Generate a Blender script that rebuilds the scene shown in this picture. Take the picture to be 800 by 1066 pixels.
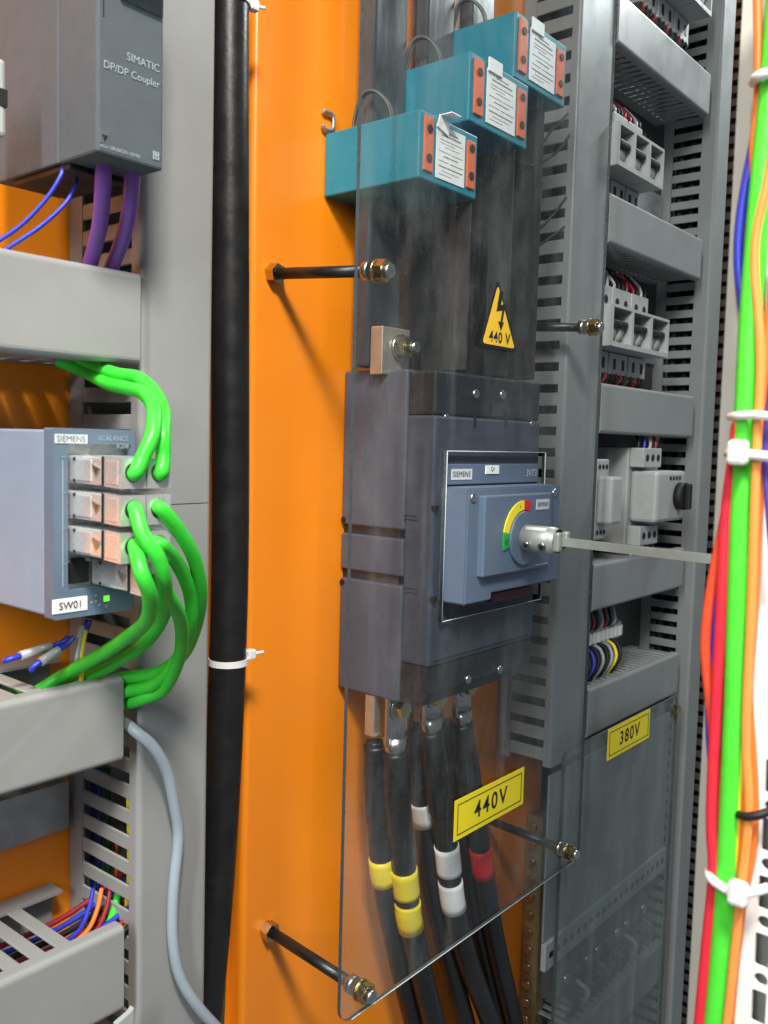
import bpy, bmesh, math, random
ORD = ['first', 'second', 'third', 'fourth', 'fifth', 'sixth', 'seventh', 'eighth', 'ninth', 'tenth', 'eleventh']
from mathutils import Vector, Matrix
random.seed(7)
for o in list(bpy.data.objects): bpy.data.objects.remove(o)
S = bpy.context.scene
COL = S.collection

# ------------------------------------------------------------------ camera
ZC = 1.40                                   # camera height above the floor, metres
CAM = Vector((0.0, -0.50, ZC))              # back panel is the plane y = 0
FPX, PW, PH = 940.23, 800.0, 1066.0
def cam_rows():
    a, b, c = [math.radians(v) for v in (50.376, 4.4227, 1.50126)]
    ca, sa, cb, sb, cc, sc = math.cos(a), math.sin(a), math.cos(b), math.sin(b), math.cos(c), math.sin(c)
    base = Matrix(((1, 0, 0), (0, 0, -1), (0, 1, 0)))
    yaw = Matrix(((ca, 0, -sa), (0, 1, 0), (sa, 0, ca)))
    pit = Matrix(((1, 0, 0), (0, cb, -sb), (0, sb, cb)))
    rol = Matrix(((cc, -sc, 0), (sc, cc, 0), (0, 0, 1)))
    return rol @ pit @ yaw @ base
MW = cam_rows()
cd = bpy.data.cameras.new('camera'); cam = bpy.data.objects.new('camera', cd); COL.objects.link(cam)
rot = Matrix((MW[0], -MW[1], -MW[2])).transposed()
cam.matrix_world = Matrix.Translation(CAM) @ rot.to_4x4()
cd.sensor_fit = 'VERTICAL'; cd.sensor_height = 36.0; cd.sensor_width = 27.0
cd.lens = 36.0 * FPX / PH
cd.clip_start = 0.01; cd.clip_end = 50
cd.dof.use_dof = True; cd.dof.focus_distance = 0.72; cd.dof.aperture_fstop = 20
S.camera = cam
S.render.resolution_x = 768; S.render.resolution_y = 1024

# ------------------------------------------------------------------ light
w = bpy.data.worlds.new('World'); S.world = w; w.use_nodes = True
bg = w.node_tree.nodes['Background']; bg.inputs[0].default_value = (0.80, 0.88, 1.0, 1); bg.inputs[1].default_value = 0.20
def area(name, loc, target, size, power, color):
    l = bpy.data.lights.new(name, 'AREA'); l.shape = 'RECTANGLE'; l.size, l.size_y = size; l.energy = power; l.color = color
    o = bpy.data.objects.new(name, l); COL.objects.link(o); o.location = loc
    o.rotation_euler = (Vector(target) - Vector(loc)).to_track_quat('-Z', 'Y').to_euler()
    return o
area('room_lamp', (-0.20, -0.80, ZC + 0.92), (0.36, 0, ZC - 0.16), (0.22, 0.22), 6.2, (1.0, 0.95, 0.88)).data.spread = math.radians(84)
area('left_fill_lamp', (-1.15, -0.75, ZC + 0.95), (0.35, -0.02, ZC - 0.1), (0.12, 1.2), 11, (0.96, 1.0, 1.0)).data.spread = math.radians(110)  # unseen fill lamp, added to brighten the left-facing sides
area('cabinet_top_lamp', (1.42, -0.34, ZC + 0.83), (0.90, -0.05, ZC + 0.46), (0.25, 0.04), 6.5, (0.95, 1.0, 1.0))
vs = S.view_settings; vs.view_transform = 'Standard'; vs.look = 'None'; vs.gamma = 1.0; vs.exposure = 0.0; vs.use_curve_mapping = False

# ------------------------------------------------------------------ pixel -> place
def ray(px, py):
    return MW.transposed() @ Vector(((px - 400) / FPX, (py - 533) / FPX, 1.0))
def at(px, py, Y=0.0):
    d = ray(px, py); return CAM + d * ((Y - CAM.y) / d.y)
def atX(px, py, X):
    d = ray(px, py); return CAM + d * ((X - CAM.x) / d.x)
def zz(v): return ZC + v

# ------------------------------------------------------------------ materials
def srgb(h):
    c = [int(h[i:i+2], 16) / 255 for i in (0, 2, 4)]
    return tuple((x / 12.92 if x <= .04045 else ((x + .055) / 1.055) ** 2.4) for x in c)
MATS = {}
def mat(name, col, rough=0.5, metal=0.0, var=0.10, vscale=40, bump=0.0, bscale=400, rvar=0.1, coat=0.0, stretch=None, grime=0.0):
    if name in MATS: return MATS[name]
    m = bpy.data.materials.new(name); m.use_nodes = True; MATS[name] = m
    N, L = m.node_tree.nodes, m.node_tree.links
    p = N['Principled BSDF']
    c = srgb(col) if isinstance(col, str) else col
    tc = N.new('ShaderNodeTexCoord'); mp = N.new('ShaderNodeMapping'); L.new(tc.outputs['Object'], mp.inputs[0])
    if stretch: mp.inputs['Scale'].default_value = stretch
    n1 = N.new('ShaderNodeTexNoise'); n1.inputs['Scale'].default_value = vscale; n1.inputs['Detail'].default_value = 6; n1.inputs['Roughness'].default_value = .65
    L.new(mp.outputs[0], n1.inputs['Vector'])
    mr = N.new('ShaderNodeMapRange'); mr.inputs[1].default_value = .25; mr.inputs[2].default_value = .75
    mr.inputs[3].default_value = 1 - var; mr.inputs[4].default_value = 1 + var * .6
    L.new(n1.outputs[0], mr.inputs[0])
    mx = N.new('ShaderNodeMix'); mx.data_type = 'RGBA'; mx.blend_type = 'MULTIPLY'; mx.inputs[0].default_value = 1
    mx.inputs[6].default_value = (*c, 1); L.new(mr.outputs[0], mx.inputs[7])
    out = mx.outputs[2]
    if grime > 0:
        n3 = N.new('ShaderNodeTexNoise'); n3.inputs['Scale'].default_value = vscale * .35; n3.inputs['Detail'].default_value = 8; n3.inputs['Roughness'].default_value = .75
        L.new(mp.outputs[0], n3.inputs['Vector'])
        g = N.new('ShaderNodeMapRange'); g.inputs[1].default_value = .5; g.inputs[2].default_value = .75; g.inputs[4].default_value = grime
        L.new(n3.outputs[0], g.inputs[0])
        mx2 = N.new('ShaderNodeMix'); mx2.data_type = 'RGBA'; L.new(g.outputs[0], mx2.inputs[0])
        L.new(out, mx2.inputs[6]); mx2.inputs[7].default_value = (.30, .28, .26, 1); out = mx2.outputs[2]
    L.new(out, p.inputs['Base Color'])
    p.inputs['Metallic'].default_value = metal
    n2 = N.new('ShaderNodeTexNoise'); n2.inputs['Scale'].default_value = vscale * 1.7; n2.inputs['Detail'].default_value = 5
    L.new(mp.outputs[0], n2.inputs['Vector'])
    rr = N.new('ShaderNodeMapRange'); rr.inputs[1].default_value = .3; rr.inputs[2].default_value = .7
    rr.inputs[3].default_value = max(.02, rough - rvar); rr.inputs[4].default_value = min(1, rough + rvar)
    L.new(n2.outputs[0], rr.inputs[0]); L.new(rr.outputs[0], p.inputs['Roughness'])
    if coat: p.inputs['Coat Weight'].default_value = coat; p.inputs['Coat Roughness'].default_value = .12
    if bump:
        nb = N.new('ShaderNodeTexNoise'); nb.inputs['Scale'].default_value = bscale; nb.inputs['Detail'].default_value = 3
        L.new(mp.outputs[0], nb.inputs['Vector'])
        b = N.new('ShaderNodeBump'); b.inputs['Strength'].default_value = bump; b.inputs['Distance'].default_value = .0006
        L.new(nb.outputs[0], b.inputs['Height']); L.new(b.outputs[0], p.inputs['Normal'])
    return m
ORANGE = mat('orange_paint', 'FF921A', .36, var=.06, vscale=7, bump=.16, bscale=420, rvar=.12, coat=.12, grime=.05)
PVC = mat('grey_pvc', '8F908E', .44, var=.07, vscale=18, bump=.12, bscale=700, grime=.14)
PVCD = mat('grey_pvc_shaded', '868A89', .42, var=.10, vscale=18, bump=.10, bscale=800, grime=.16)  # same grey as the left ducts, dim light put into the colour
PVCK = mat('dark_grey_pvc', '55585A', .45, var=.10, vscale=25)
ANTH = mat('anthracite_plastic', '4E555B', .68, var=.08, vscale=60, bump=.25, bscale=1500)
ANTH.node_tree.nodes['Principled BSDF'].inputs['Specular IOR Level'].default_value = .25
BLUEG = mat('blue_grey_plastic', '5E6E80', .45, var=.06, vscale=50, bump=.2, bscale=1500)
BLUEL = mat('light_blue_grey_plastic', '8592A6', .6, var=.06, vscale=50, bump=.2, bscale=1500)
BRK = mat('breaker_plastic', '4D525F', .46, var=.12, vscale=35, bump=.25, bscale=1300, grime=.12)
BRKF = mat('breaker_front_plastic', '3C4350', .45, var=.12, vscale=35, bump=.2, bscale=1300, grime=.14)
BRKD = mat('terminal_cover_plastic', '222326', .40, var=.22, vscale=40, grime=.30)
BOXB = mat('operator_plastic', '5C6C81', .45, var=.08, vscale=45, bump=.2, bscale=1300, grime=.06)
TEAL = mat('teal_resin', '1A7F93', .42, var=.10, vscale=45, bump=.15, bscale=900, grime=.07)
ORT = mat('orange_terminal', 'D9693A', .5, var=.15, vscale=90)
BLACK = mat('black_rubber', '1B1B1C', .38, var=.25, vscale=40, bump=.2, bscale=300, grime=.05)
BLACKM = mat('black_matt', '141414', .6, var=.2)
SHRINK = mat('black_heat_shrink', '1A1A1B', .28, var=.25, vscale=60, bump=.35, bscale=120, stretch=(1, 1, .35))
SLEEVE = mat('dark_grey_bar_sleeve', '3E4043', .25, var=.25, vscale=30, bump=.3, bscale=90, stretch=(1, 1, .25), grime=.15)
BARR = mat('black_barrier_sheet', '2A2A2A', .38, var=.30, vscale=26, stretch=(1, 1, .3), grime=.25)
ZINC = mat('yellow_zinc_steel', 'C9BC93', .27, 1.0, var=.25, vscale=120)
STEEL = mat('bright_steel', 'C9C9C6', .28, 1.0, var=.15, vscale=150)
NICKEL = mat('nickel_shell', 'E4E4E2', .26, .65, var=.15, vscale=90)
GALV = mat('galvanised_steel', 'A9AEB2', .42, .6, var=.25, vscale=45)
COPPER = mat('tinned_copper', 'C9C1B2', .36, .75, var=.2, vscale=60)
ALU = mat('shaft_steel', 'B4B8B0', .40, .35, var=.12, vscale=80)
WHITE = mat('white_label', 'E9EAE8', .5, var=.04)
WHITEP = mat('white_paint', 'F0F0EE', .4, var=.04, vscale=20)
SHADEP = mat('shaded_white_paint', 'B7B6AD', .45, var=.05, vscale=20)  # white post paint with its shadow put into the colour
NYLON = mat('white_nylon', 'E9EBEA', .4, var=.04)
LGREY = mat('light_grey_plastic', 'A3A7A5', .45, var=.12, vscale=50, grime=.15)
YEL = mat('yellow_label', 'F0DC18', .42, var=.05, vscale=50)
YELB = mat('yellow_tape', 'F2DC2C', .36, var=.06, vscale=60)
TRI = mat('amber_yellow_label', 'F2C230', .4, var=.05, vscale=50)
INK = mat('black_print', '17171A', .5, var=.05)
GREYINK = mat('grey_print', '93A0A8', .5, var=.03)
GREEN = mat('green_cable_jacket', '38CC36', .44, var=.12, vscale=70, bump=.2, bscale=300)
GREEND = mat('dark_green_jacket', '1C6A34', .45, var=.08)
PURPLE = mat('purple_cable_jacket', '7A4BA6', .45, var=.06, vscale=60)
BLUE = mat('blue_wire_jacket', '2B37B0', .38, var=.08)
RED = mat('red_cable_jacket', 'DE2A3C', .42, var=.06)
REDW = mat('dark_red_wire_jacket', '8E1F2E', .42, var=.08)
ORW = mat('orange_wire_jacket', 'F2792E', .42, var=.06)
YELW = mat('yellow_wire_jacket', 'EBD62A', .4, var=.06)
GREYW = mat('grey_cable_jacket', '98A3AC', .42, var=.06, vscale=60)
REDP = mat('red_print', 'D3232A', .45, var=.05)
GRP = mat('green_print', '1FA24A', .45, var=.05)
CLEARTAG = mat('marker_sleeve', 'A6A9A8', .3, var=.05)
LED = bpy.data.materials.new('green_led'); LED.use_nodes = True
_p = LED.node_tree.nodes['Principled BSDF']; _p.inputs['Base Color'].default_value = (.05, .6, .05, 1); _p.inputs['Emission Color'].default_value = (.15, 1, .05, 1); _p.inputs['Emission Strength'].default_value = 1.2

def acrylic(name, tint, dust_haze, base):
    m = bpy.data.materials.new(name); m.use_nodes = True; MATS[name] = m
    N, L = m.node_tree.nodes, m.node_tree.links
    N.remove(N['Principled BSDF']); out = N['Material Output']
    tr = N.new('ShaderNodeBsdfTransparent'); tr.inputs[0].default_value = (*tint, 1)
    gl = N.new('ShaderNodeBsdfGlossy'); gl.inputs['Roughness'].default_value = .04
    fr = N.new('ShaderNodeFresnel'); fr.inputs[0].default_value = 1.49
    m1 = N.new('ShaderNodeMixShader'); 
    ge = N.new('ShaderNodeNewGeometry'); iv = N.new('ShaderNodeMath'); iv.operation = 'SUBTRACT'; iv.inputs[0].default_value = 1; L.new(ge.outputs['Backfacing'], iv.inputs[1])
    mu = N.new('ShaderNodeMath'); mu.operation = 'MULTIPLY'; L.new(fr.outputs[0], mu.inputs[0]); L.new(iv.outputs[0], mu.inputs[1]); L.new(mu.outputs[0], m1.inputs[0]); L.new(tr.outputs[0], m1.inputs[1]); L.new(gl.outputs[0], m1.inputs[2])
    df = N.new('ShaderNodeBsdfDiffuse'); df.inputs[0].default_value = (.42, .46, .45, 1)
    tc = N.new('ShaderNodeTexCoord'); n = N.new('ShaderNodeTexNoise'); n.inputs['Scale'].default_value = 14; n.inputs['Detail'].default_value = 9; n.inputs['Roughness'].default_value = .7
    mp = N.new('ShaderNodeMapping'); mp.inputs['Scale'].default_value = (1, 1, .45); L.new(tc.outputs['Object'], mp.inputs[0]); L.new(mp.outputs[0], n.inputs['Vector'])
    r = N.new('ShaderNodeMapRange'); r.inputs[1].default_value = .48; r.inputs[2].default_value = .80; r.inputs[3].default_value = base; r.inputs[4].default_value = base + dust_haze * 2.2
    L.new(n.outputs[0], r.inputs[0])
    v = N.new('ShaderNodeTexNoise'); v.inputs['Scale'].default_value = 900; v.inputs['Detail'].default_value = 1; L.new(tc.outputs['Object'], v.inputs['Vector'])
    r2 = N.new('ShaderNodeMapRange'); r2.inputs[1].default_value = .73; r2.inputs[2].default_value = .78; r2.inputs[4].default_value = .25; L.new(v.outputs[0], r2.inputs[0])
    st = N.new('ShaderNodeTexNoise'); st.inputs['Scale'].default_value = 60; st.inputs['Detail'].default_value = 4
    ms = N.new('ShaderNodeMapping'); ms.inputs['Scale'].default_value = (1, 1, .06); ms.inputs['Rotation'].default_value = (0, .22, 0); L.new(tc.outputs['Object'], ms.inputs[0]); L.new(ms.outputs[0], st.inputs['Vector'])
    rs = N.new('ShaderNodeMapRange'); rs.inputs[1].default_value = .58; rs.inputs[2].default_value = .80; rs.inputs[4].default_value = dust_haze * 1.6; L.new(st.outputs[0], rs.inputs[0])
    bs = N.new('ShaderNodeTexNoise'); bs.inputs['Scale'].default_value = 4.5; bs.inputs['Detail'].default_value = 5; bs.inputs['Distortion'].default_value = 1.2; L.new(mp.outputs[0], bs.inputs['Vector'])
    rb = N.new('ShaderNodeMapRange'); rb.inputs[1].default_value = .50; rb.inputs[2].default_value = .72; rb.inputs[4].default_value = dust_haze * 1.3; L.new(bs.outputs[0], rb.inputs[0])  # broad pale smears: reflection haze put into the sheet colour
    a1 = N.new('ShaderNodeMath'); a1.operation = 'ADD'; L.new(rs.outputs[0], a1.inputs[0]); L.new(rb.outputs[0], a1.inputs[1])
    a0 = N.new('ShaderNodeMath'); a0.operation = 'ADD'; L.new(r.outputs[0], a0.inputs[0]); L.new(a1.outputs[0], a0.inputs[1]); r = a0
    ad = N.new('ShaderNodeMath'); ad.operation = 'ADD'; ad.use_clamp = True; L.new(r.outputs[0], ad.inputs[0]); L.new(r2.outputs[0], ad.inputs[1])
    m2 = N.new('ShaderNodeMixShader'); L.new(ad.outputs[0], m2.inputs[0]); L.new(m1.outputs[0], m2.inputs[1]); L.new(df.outputs[0], m2.inputs[2])
    L.new(m2.outputs[0], out.inputs[0])
    return m
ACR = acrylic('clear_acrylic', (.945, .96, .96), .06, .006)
ACR2 = acrylic('dust_haze_acrylic', (.80, .84, .83), .12, .16)  # dust, with reflection haze painted in as extra pale diffuse
EDGED = mat('acrylic_sawn_edge', '4A5052', .3, var=.3, vscale=200)
EDGEW = mat('acrylic_bright_edge', 'AEB7BA', .3, var=.2, vscale=200)
WIN = acrylic('flap_window', (.5, .55, .58), .05, .02)

# ------------------------------------------------------------------ mesh helpers
LOC = {}
class MB:
    def __init__(s): s.v = []; s.f = []; s.m = []; s.sm = []
    def add(s, verts, faces, mi=0, smooth=False):
        n = len(s.v); s.v += [Vector(p) for p in verts]
        for f in faces: s.f.append([i + n for i in f]); s.m.append(mi); s.sm.append(smooth)
        return s
    def bm(s, bm, mi=0, smooth=False):
        bm.verts.ensure_lookup_table()
        s.add([v.co.copy() for v in bm.verts], [[v.index for v in f.verts] for f in bm.faces], mi, smooth); bm.free(); return s
    def box(s, x0, x1, y0, y1, z0, z1, bev=0.0, mi=0, seg=2):
        x0, x1 = sorted((x0, x1)); y0, y1 = sorted((y0, y1)); z0, z1 = sorted((z0, z1))
        b = bmesh.new()
        bmesh.ops.create_cube(b, size=1)
        for v in b.verts: v.co = Vector(((x0 + x1) / 2 + v.co.x * (x1 - x0), (y0 + y1) / 2 + v.co.y * (y1 - y0), (z0 + z1) / 2 + v.co.z * (z1 - z0)))
        if bev > 0: bmesh.ops.bevel(b, geom=b.edges[:], offset=min(bev, .45 * min(x1 - x0, y1 - y0, z1 - z0)), segments=seg, profile=.5, affect='EDGES')
        b.verts.index_update(); return s.bm(b, mi, False)
    def cyl(s, p0, p1, r, n=16, r1=None, mi=0, smooth=True, cap=True):
        p0, p1 = Vector(p0), Vector(p1); r1 = r if r1 is None else r1
        d = (p1 - p0).normalized(); u = d.orthogonal().normalized(); v = d.cross(u)
        ring = lambda p, rr: [p + (u * math.cos(2 * math.pi * k / n) + v * math.sin(2 * math.pi * k / n)) * rr for k in range(n)]
        s.add(ring(p0, r) + ring(p1, r1), [[k, (k + 1) % n, n + (k + 1) % n, n + k] for k in range(n)], mi, smooth)
        if cap:
            s.add(ring(p0, r), [list(range(n))[::-1]], mi); s.add(ring(p1, r1), [list(range(n))], mi)
        return s
    def tube(s, pts, r, n=12, sub=6, mi=0, cap=True):
        P = [Vector(p) for p in pts]
        if len(P) > 2 and sub > 1:
            Q = []
            for i in range(len(P) - 1):
                a, b, c, d = P[max(i - 1, 0)], P[i], P[i + 1], P[min(i + 2, len(P) - 1)]
                for k in range(sub):
                    t = k / sub
                    Q.append(.5 * ((2 * b) + (c - a) * t + (2 * a - 5 * b + 4 * c - d) * t * t + (3 * b - 3 * c + d - a) * t ** 3))
            Q.append(P[-1]); P = Q
        rr = r if callable(r) else (lambda t: r)
        T = [(P[min(i + 1, len(P) - 1)] - P[max(i - 1, 0)]).normalized() for i in range(len(P))]
        u = T[0].orthogonal().normalized(); V = []
        for i, p in enumerate(P):
            if i: u = (u - T[i] * u.dot(T[i])).normalized()
            v = T[i].cross(u); R = rr(i / (len(P) - 1))
            V += [p + (u * math.cos(2 * math.pi * k / n) + v * math.sin(2 * math.pi * k / n)) * R for k in range(n)]
        F = [[i * n + k, i * n + (k + 1) % n, (i + 1) * n + (k + 1) % n, (i + 1) * n + k] for i in range(len(P) - 1) for k in range(n)]
        s.add(V, F, mi, True)
        if cap:
            s.add(V[:n], [list(range(n))[::-1]], mi); s.add(V[-n:], [list(range(n))], mi)
        return s
    def prism(s, poly, lo, hi, axis='y', mi=0, smooth=False):
        # poly: (a, b) pairs; axis y -> (x, z), axis z -> (x, y), axis x -> (y, z)
        def P(a, b, c): return {'y': (a, c, b), 'z': (a, b, c), 'x': (c, a, b)}[axis]
        n = len(poly); A = [P(a, b, lo) for a, b in poly]; B = [P(a, b, hi) for a, b in poly]
        s.add(A + B, [[k, (k + 1) % n, n + (k + 1) % n, n + k] for k in range(n)], mi, smooth)
        s.add(A, [list(range(n))[::-1]], mi); s.add(B, [list(range(n))], mi); return s
    def hexa(s, p0, p1, r, mi=0): return s.cyl(p0, p1, r, 6, mi=mi, smooth=False)
    def build(s, name, mats, parent=None, origin=None):
        mats = mats if isinstance(mats, (list, tuple)) else [mats]
        xs = [p.x for p in s.v]; ys = [p.y for p in s.v]; zs = [p.z for p in s.v]
        org = Vector(origin) if origin is not None else Vector(((min(xs) + max(xs)) / 2, (min(ys) + max(ys)) / 2, min(zs)))
        me = bpy.data.meshes.new(name); me.from_pydata([p - org for p in s.v], [], s.f)
        for m in mats: me.materials.append(m)
        for p, mi, sm in zip(me.polygons, s.m, s.sm): p.material_index = mi; p.use_smooth = sm
        b = bmesh.new(); b.from_mesh(me); bmesh.ops.remove_doubles(b, verts=b.verts[:], dist=1e-6); bmesh.ops.recalc_face_normals(b, faces=b.faces[:]); b.to_mesh(me); b.free()
        return link(name, me, org, parent)
def link(name, data, org, parent=None):
    o = bpy.data.objects.new(name, data); COL.objects.link(o)
    org = Vector(org)
    if parent is not None: o.parent = parent; o.location = org - LOC[parent.name]
    else: o.location = org
    LOC[o.name] = org.copy(); return o
def thing(name, label, cat, loc, group=None):
    o = link(name, None, loc); o.empty_display_size = .01; return tag(o, label, cat, group)
def tag(o, label, cat, group=None):
    o['label'] = label; o['category'] = cat
    if group: o['group'] = group
    return o
def dup(o, org, parent):                       # one more alike piece, mesh shared
    c = o.copy(); COL.objects.link(c); c.parent = parent
    org = Vector(org); c.location = org - (LOC[parent.name] if parent is not None else Vector())
    LOC[c.name] = org.copy(); return c
DG = None
def text(name, s, size, pos, m, parent, bold=0.0, right=(1, 0, 0), up=(0, 0, 1), align='LEFT', spacing=1.0):
    cu = bpy.data.curves.new('t', 'FONT'); cu.body = s; cu.size = size; cu.align_x = align; cu.align_y = 'CENTER'; cu.offset = bold; cu.space_character = spacing
    to = bpy.data.objects.new('t', cu); COL.objects.link(to)
    bpy.context.view_layer.update()
    me = bpy.data.meshes.new_from_object(to.evaluated_get(bpy.context.evaluated_depsgraph_get()))
    bpy.data.objects.remove(to)
    r, u = Vector(right), Vector(up); n = r.cross(u)
    me.transform(Matrix((r, u, n)).transposed().to_4x4())
    me.materials.clear(); me.materials.append(m); me.name = name
    return link(name, me, pos, parent)
def plate(name, outer, holes, y0, y1, m, parent, holem=None, plane='y'):
    # flat sheet with real openings: 2D curve filled and extruded, then a mesh. outer/holes are (x, z) loops
    cu = bpy.data.curves.new('p', 'CURVE'); cu.dimensions = '2D'; cu.fill_mode = 'BOTH'; cu.extrude = abs(y1 - y0) / 2
    for lp in [outer] + holes:
        sp = cu.splines.new('POLY'); sp.points.add(len(lp) - 1); sp.use_cyclic_u = True
        for q, (a, b) in zip(sp.points, lp): q.co = (a, b, 0, 1)
    to = bpy.data.objects.new('p', cu); COL.objects.link(to); bpy.context.view_layer.update()
    me = bpy.data.meshes.new_from_object(to.evaluated_get(bpy.context.evaluated_depsgraph_get())); bpy.data.objects.remove(to)
    me.materials.clear(); me.name = name
    for q in (m if isinstance(m, list) else [m]): me.materials.append(q)
    if plane == 'y': X = Matrix(((1, 0, 0), (0, 0, 1), (0, 1, 0)))     # (a,b,c)->(a,c,b)
    else: X = Matrix(((0, 0, 1), (1, 0, 0), (0, 1, 0)))                # (a,b,c)->(c,a,b)
    me.transform(X.to_4x4())
    off = Vector((0, (y0 + y1) / 2, 0)) if plane == 'y' else Vector(((y0 + y1) / 2, 0, 0))
    cen = Vector((sum(a for a, b in outer) / len(outer), 0, min(b for a, b in outer))) if plane == 'y' else Vector((0, sum(a for a, b in outer) / len(outer), min(b for a, b in outer)))
    me.transform(Matrix.Translation(-cen))
    if isinstance(m, list):
        for p in me.polygons:
            ax = abs(p.normal.y) if plane == 'y' else abs(p.normal.x)
            if ax < .5: p.material_index = 1
    return link(name, me, cen + off, parent)
def circ(cx, cy, r, n=16): return [(cx + r * math.cos(2 * math.pi * k / n), cy + r * math.sin(2 * math.pi * k / n)) for k in range(n)]
def rrect(x0, x1, z0, z1, r, n=5):
    out = []
    for cx, cz, a in ((x1 - r, z0 + r, -90), (x1 - r, z1 - r, 0), (x0 + r, z1 - r, 90), (x0 + r, z0 + r, 180)):
        for k in range(n + 1):
            t = math.radians(a + 90 * k / n); out.append((cx + r * math.cos(t), cz + r * math.sin(t)))
    return out
def wire(name, label, cat, pts, r, m, group=None, n=10, sub=6, parts=None):
    o = MB().tube(pts, r, n, sub).build(name, m); return tag(o, label, cat, group)
def PX(lst):                                    # [(px, py, depth y)] -> places
    return [at(x, y, Y) for x, y, Y in lst]

# ================================================================== SETTING
LP = .014                                       # left panel plane
o = MB().box(-.02, .452, LP, LP + .003, .2, 2.6).build('back_panel', ORANGE); o['kind'] = 'structure'; o['label'] = 'orange painted back panel behind the left devices'
prof = [(.4475 + .016, 0.0)] + [(.4475 + .005 - .005 * math.sin(t), .005 - .005 * math.cos(t)) for t in [math.radians(a) for a in range(0, 91, 15)]] + [(.4475, .0135), (.4490, .0135), (.4490, .006), (.4515, .0022), (1.9, .0022), (1.9, 0)]
mb = MB(); n = len(prof)
A = [(x, y, .2) for x, y in prof]; B = [(x, y, 2.6) for x, y in prof]
mb.add(A + B, [[k, (k + 1) % n, n + (k + 1) % n, n + k] for k in range(n)], 0, False)
o = mb.build('back_panel', ORANGE); o['kind'] = 'structure'; o['label'] = 'orange painted back panel with a folded left edge'

o = MB().box(.8995, 1.1495, -.0018, -.0002, zz(-1.05), zz(.70)).build('shade_sheet', mat('dark_shade_sheet', '3B3C3B', .5, var=.15, vscale=20)); o['kind'] = 'structure'; o['label'] = 'dark sheet added for the shade behind the far devices'  # dark sheet added in place of shade on the orange panel
# ================================================================== WIRE DUCTS
def vduct(label, X0, X1, Yb, Yf, Z0, Z1, pitch, fill, m, zs, group, cover_cuts=(), rightslats=False, backstrip=.012, lip=.009):
    t = thing('cable_duct', label, 'cable duct', ((X0 + X1) / 2, (Yb + Yf) / 2, Z0), group)
    MB().box(X0, X1, Yb - .002, Yb, Z0, Z1).build('base', m, t)
    MB().box(X0, X0 + .0018, Yb - .002 - backstrip, Yb - .0021, Z0, Z1).build('side_wall', m, t)
    MB().box(X1 - .0018, X1, Yf + .006, Yb - .0021, Z0, Z1).build('side_wall', m, t)
    zc = [Z0] + list(cover_cuts) + [Z1]
    for i in range(len(zc) - 1):
        a, b = zc[i] + (.0006 if i else 0), zc[i + 1]
        r = .0035; y0 = Yf + lip
        pr = [(X0 - .0012, y0), (X0 - .0012, Yf + r)] + [(X0 - .0012 + r - r * math.cos(q), Yf + r - r * math.sin(q)) for q in [math.radians(k) for k in (22, 45, 67, 90)]]
        pr += [(X1 + .0012 - r + r * math.sin(q), Yf + r - r * math.cos(q)) for q in [math.radians(k) for k in (0, 22, 45, 67, 90)]] + [(X1 + .0012, y0), (X1 + .0002, y0), (X1 + .0002, Yf + .0022), (X0 - .0002, Yf + .0022), (X0 - .0002, y0)]
        MB().prism(pr, a, b, 'z').build('cover', m, t)
    h = pitch * fill; first = None; k = 0
    z = zs[0]
    while z < zs[1]:
        if first is None: first = MB().box(X0, X0 + .0018, Yf + .0025, Yb - .002 - backstrip - .0001, z, z + h, .0006, seg=1).build('slat', m, t)
        else: dup(first, (LOC[first.name].x, LOC[first.name].y, z + random.uniform(-.0003, .0003)), t).rotation_euler.x = random.uniform(-.010, .010)
        z += pitch; k += 1
    return t
def hduct(label, X0, X1, Yb, Yf, Z0, Z1, pitch, fill, m, top, bottom, group, lip=.009, backstrip=.012, skip_to=None):
    t = thing('cable_duct', label, 'cable duct', ((X0 + X1) / 2, (Yb + Yf) / 2, Z0), group)
    MB().box(X0, X1, Yb - .002, Yb, Z0, Z1).build('base', m, t)
    r = .0035; y0 = Yf + lip
    pr = [(y0, Z0 - .0012), (Yf + r, Z0 - .0012)] + [(Yf + r - r * math.sin(q), Z0 - .0012 + r - r * math.cos(q)) for q in [math.radians(k) for k in (22, 45, 67, 90)]]
    pr += [(Yf + r - r * math.cos(q), Z1 + .0012 - r + r * math.sin(q)) for q in [math.radians(k) for k in (0, 22, 45, 67, 90)]] + [(y0, Z1 + .0012), (y0, Z1 + .0002), (Yf + .0022, Z1 + .0002), (Yf + .0022, Z0 - .0002), (y0, Z0 - .0002)]
    MB().prism(pr, X0, X1, 'x').build('cover', m, t)
    for on, za in ((top, Z1 - .0018), (bottom, Z0)):
        MB().box(X0, X1, Yb - .0021 - backstrip, Yb - .0021, za, za + .0018).build('side_wall', m, t)
        if not on: MB().box(X0, X1, Yf + .0025, Yb - .0021 - backstrip, za, za + .0018).build('side_wall', m, t); continue
        first = None; x = X0 + .004; lim = (skip_to if (skip_to and za > (Z0 + Z1) / 2) else X1)
        while x + pitch * fill < lim:
            if first is None: first = MB().box(x, x + pitch * fill, Yf + .0025, Yb - .0022 - backstrip, za, za + .0018, .0006, seg=1).build('slat', m, t)
            else: dup(first, (x + pitch * fill / 2, LOC[first.name].y, za), t).rotation_euler.z = random.uniform(-.010, .010)
            x += pitch
    return t
GD = 'grey slotted cable ducts'
TX0, TX1, TYF = .3092, .3590, -.0635
vduct('upright grey slotted duct between the network switch and the thick black cable', TX0, TX1, LP - .002, TYF, zz(-.52), zz(.42), .0157, .58, PVC, (zz(-.515), zz(.41)), GD, cover_cuts=(at(195, 525, TYF).z,))
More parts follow.
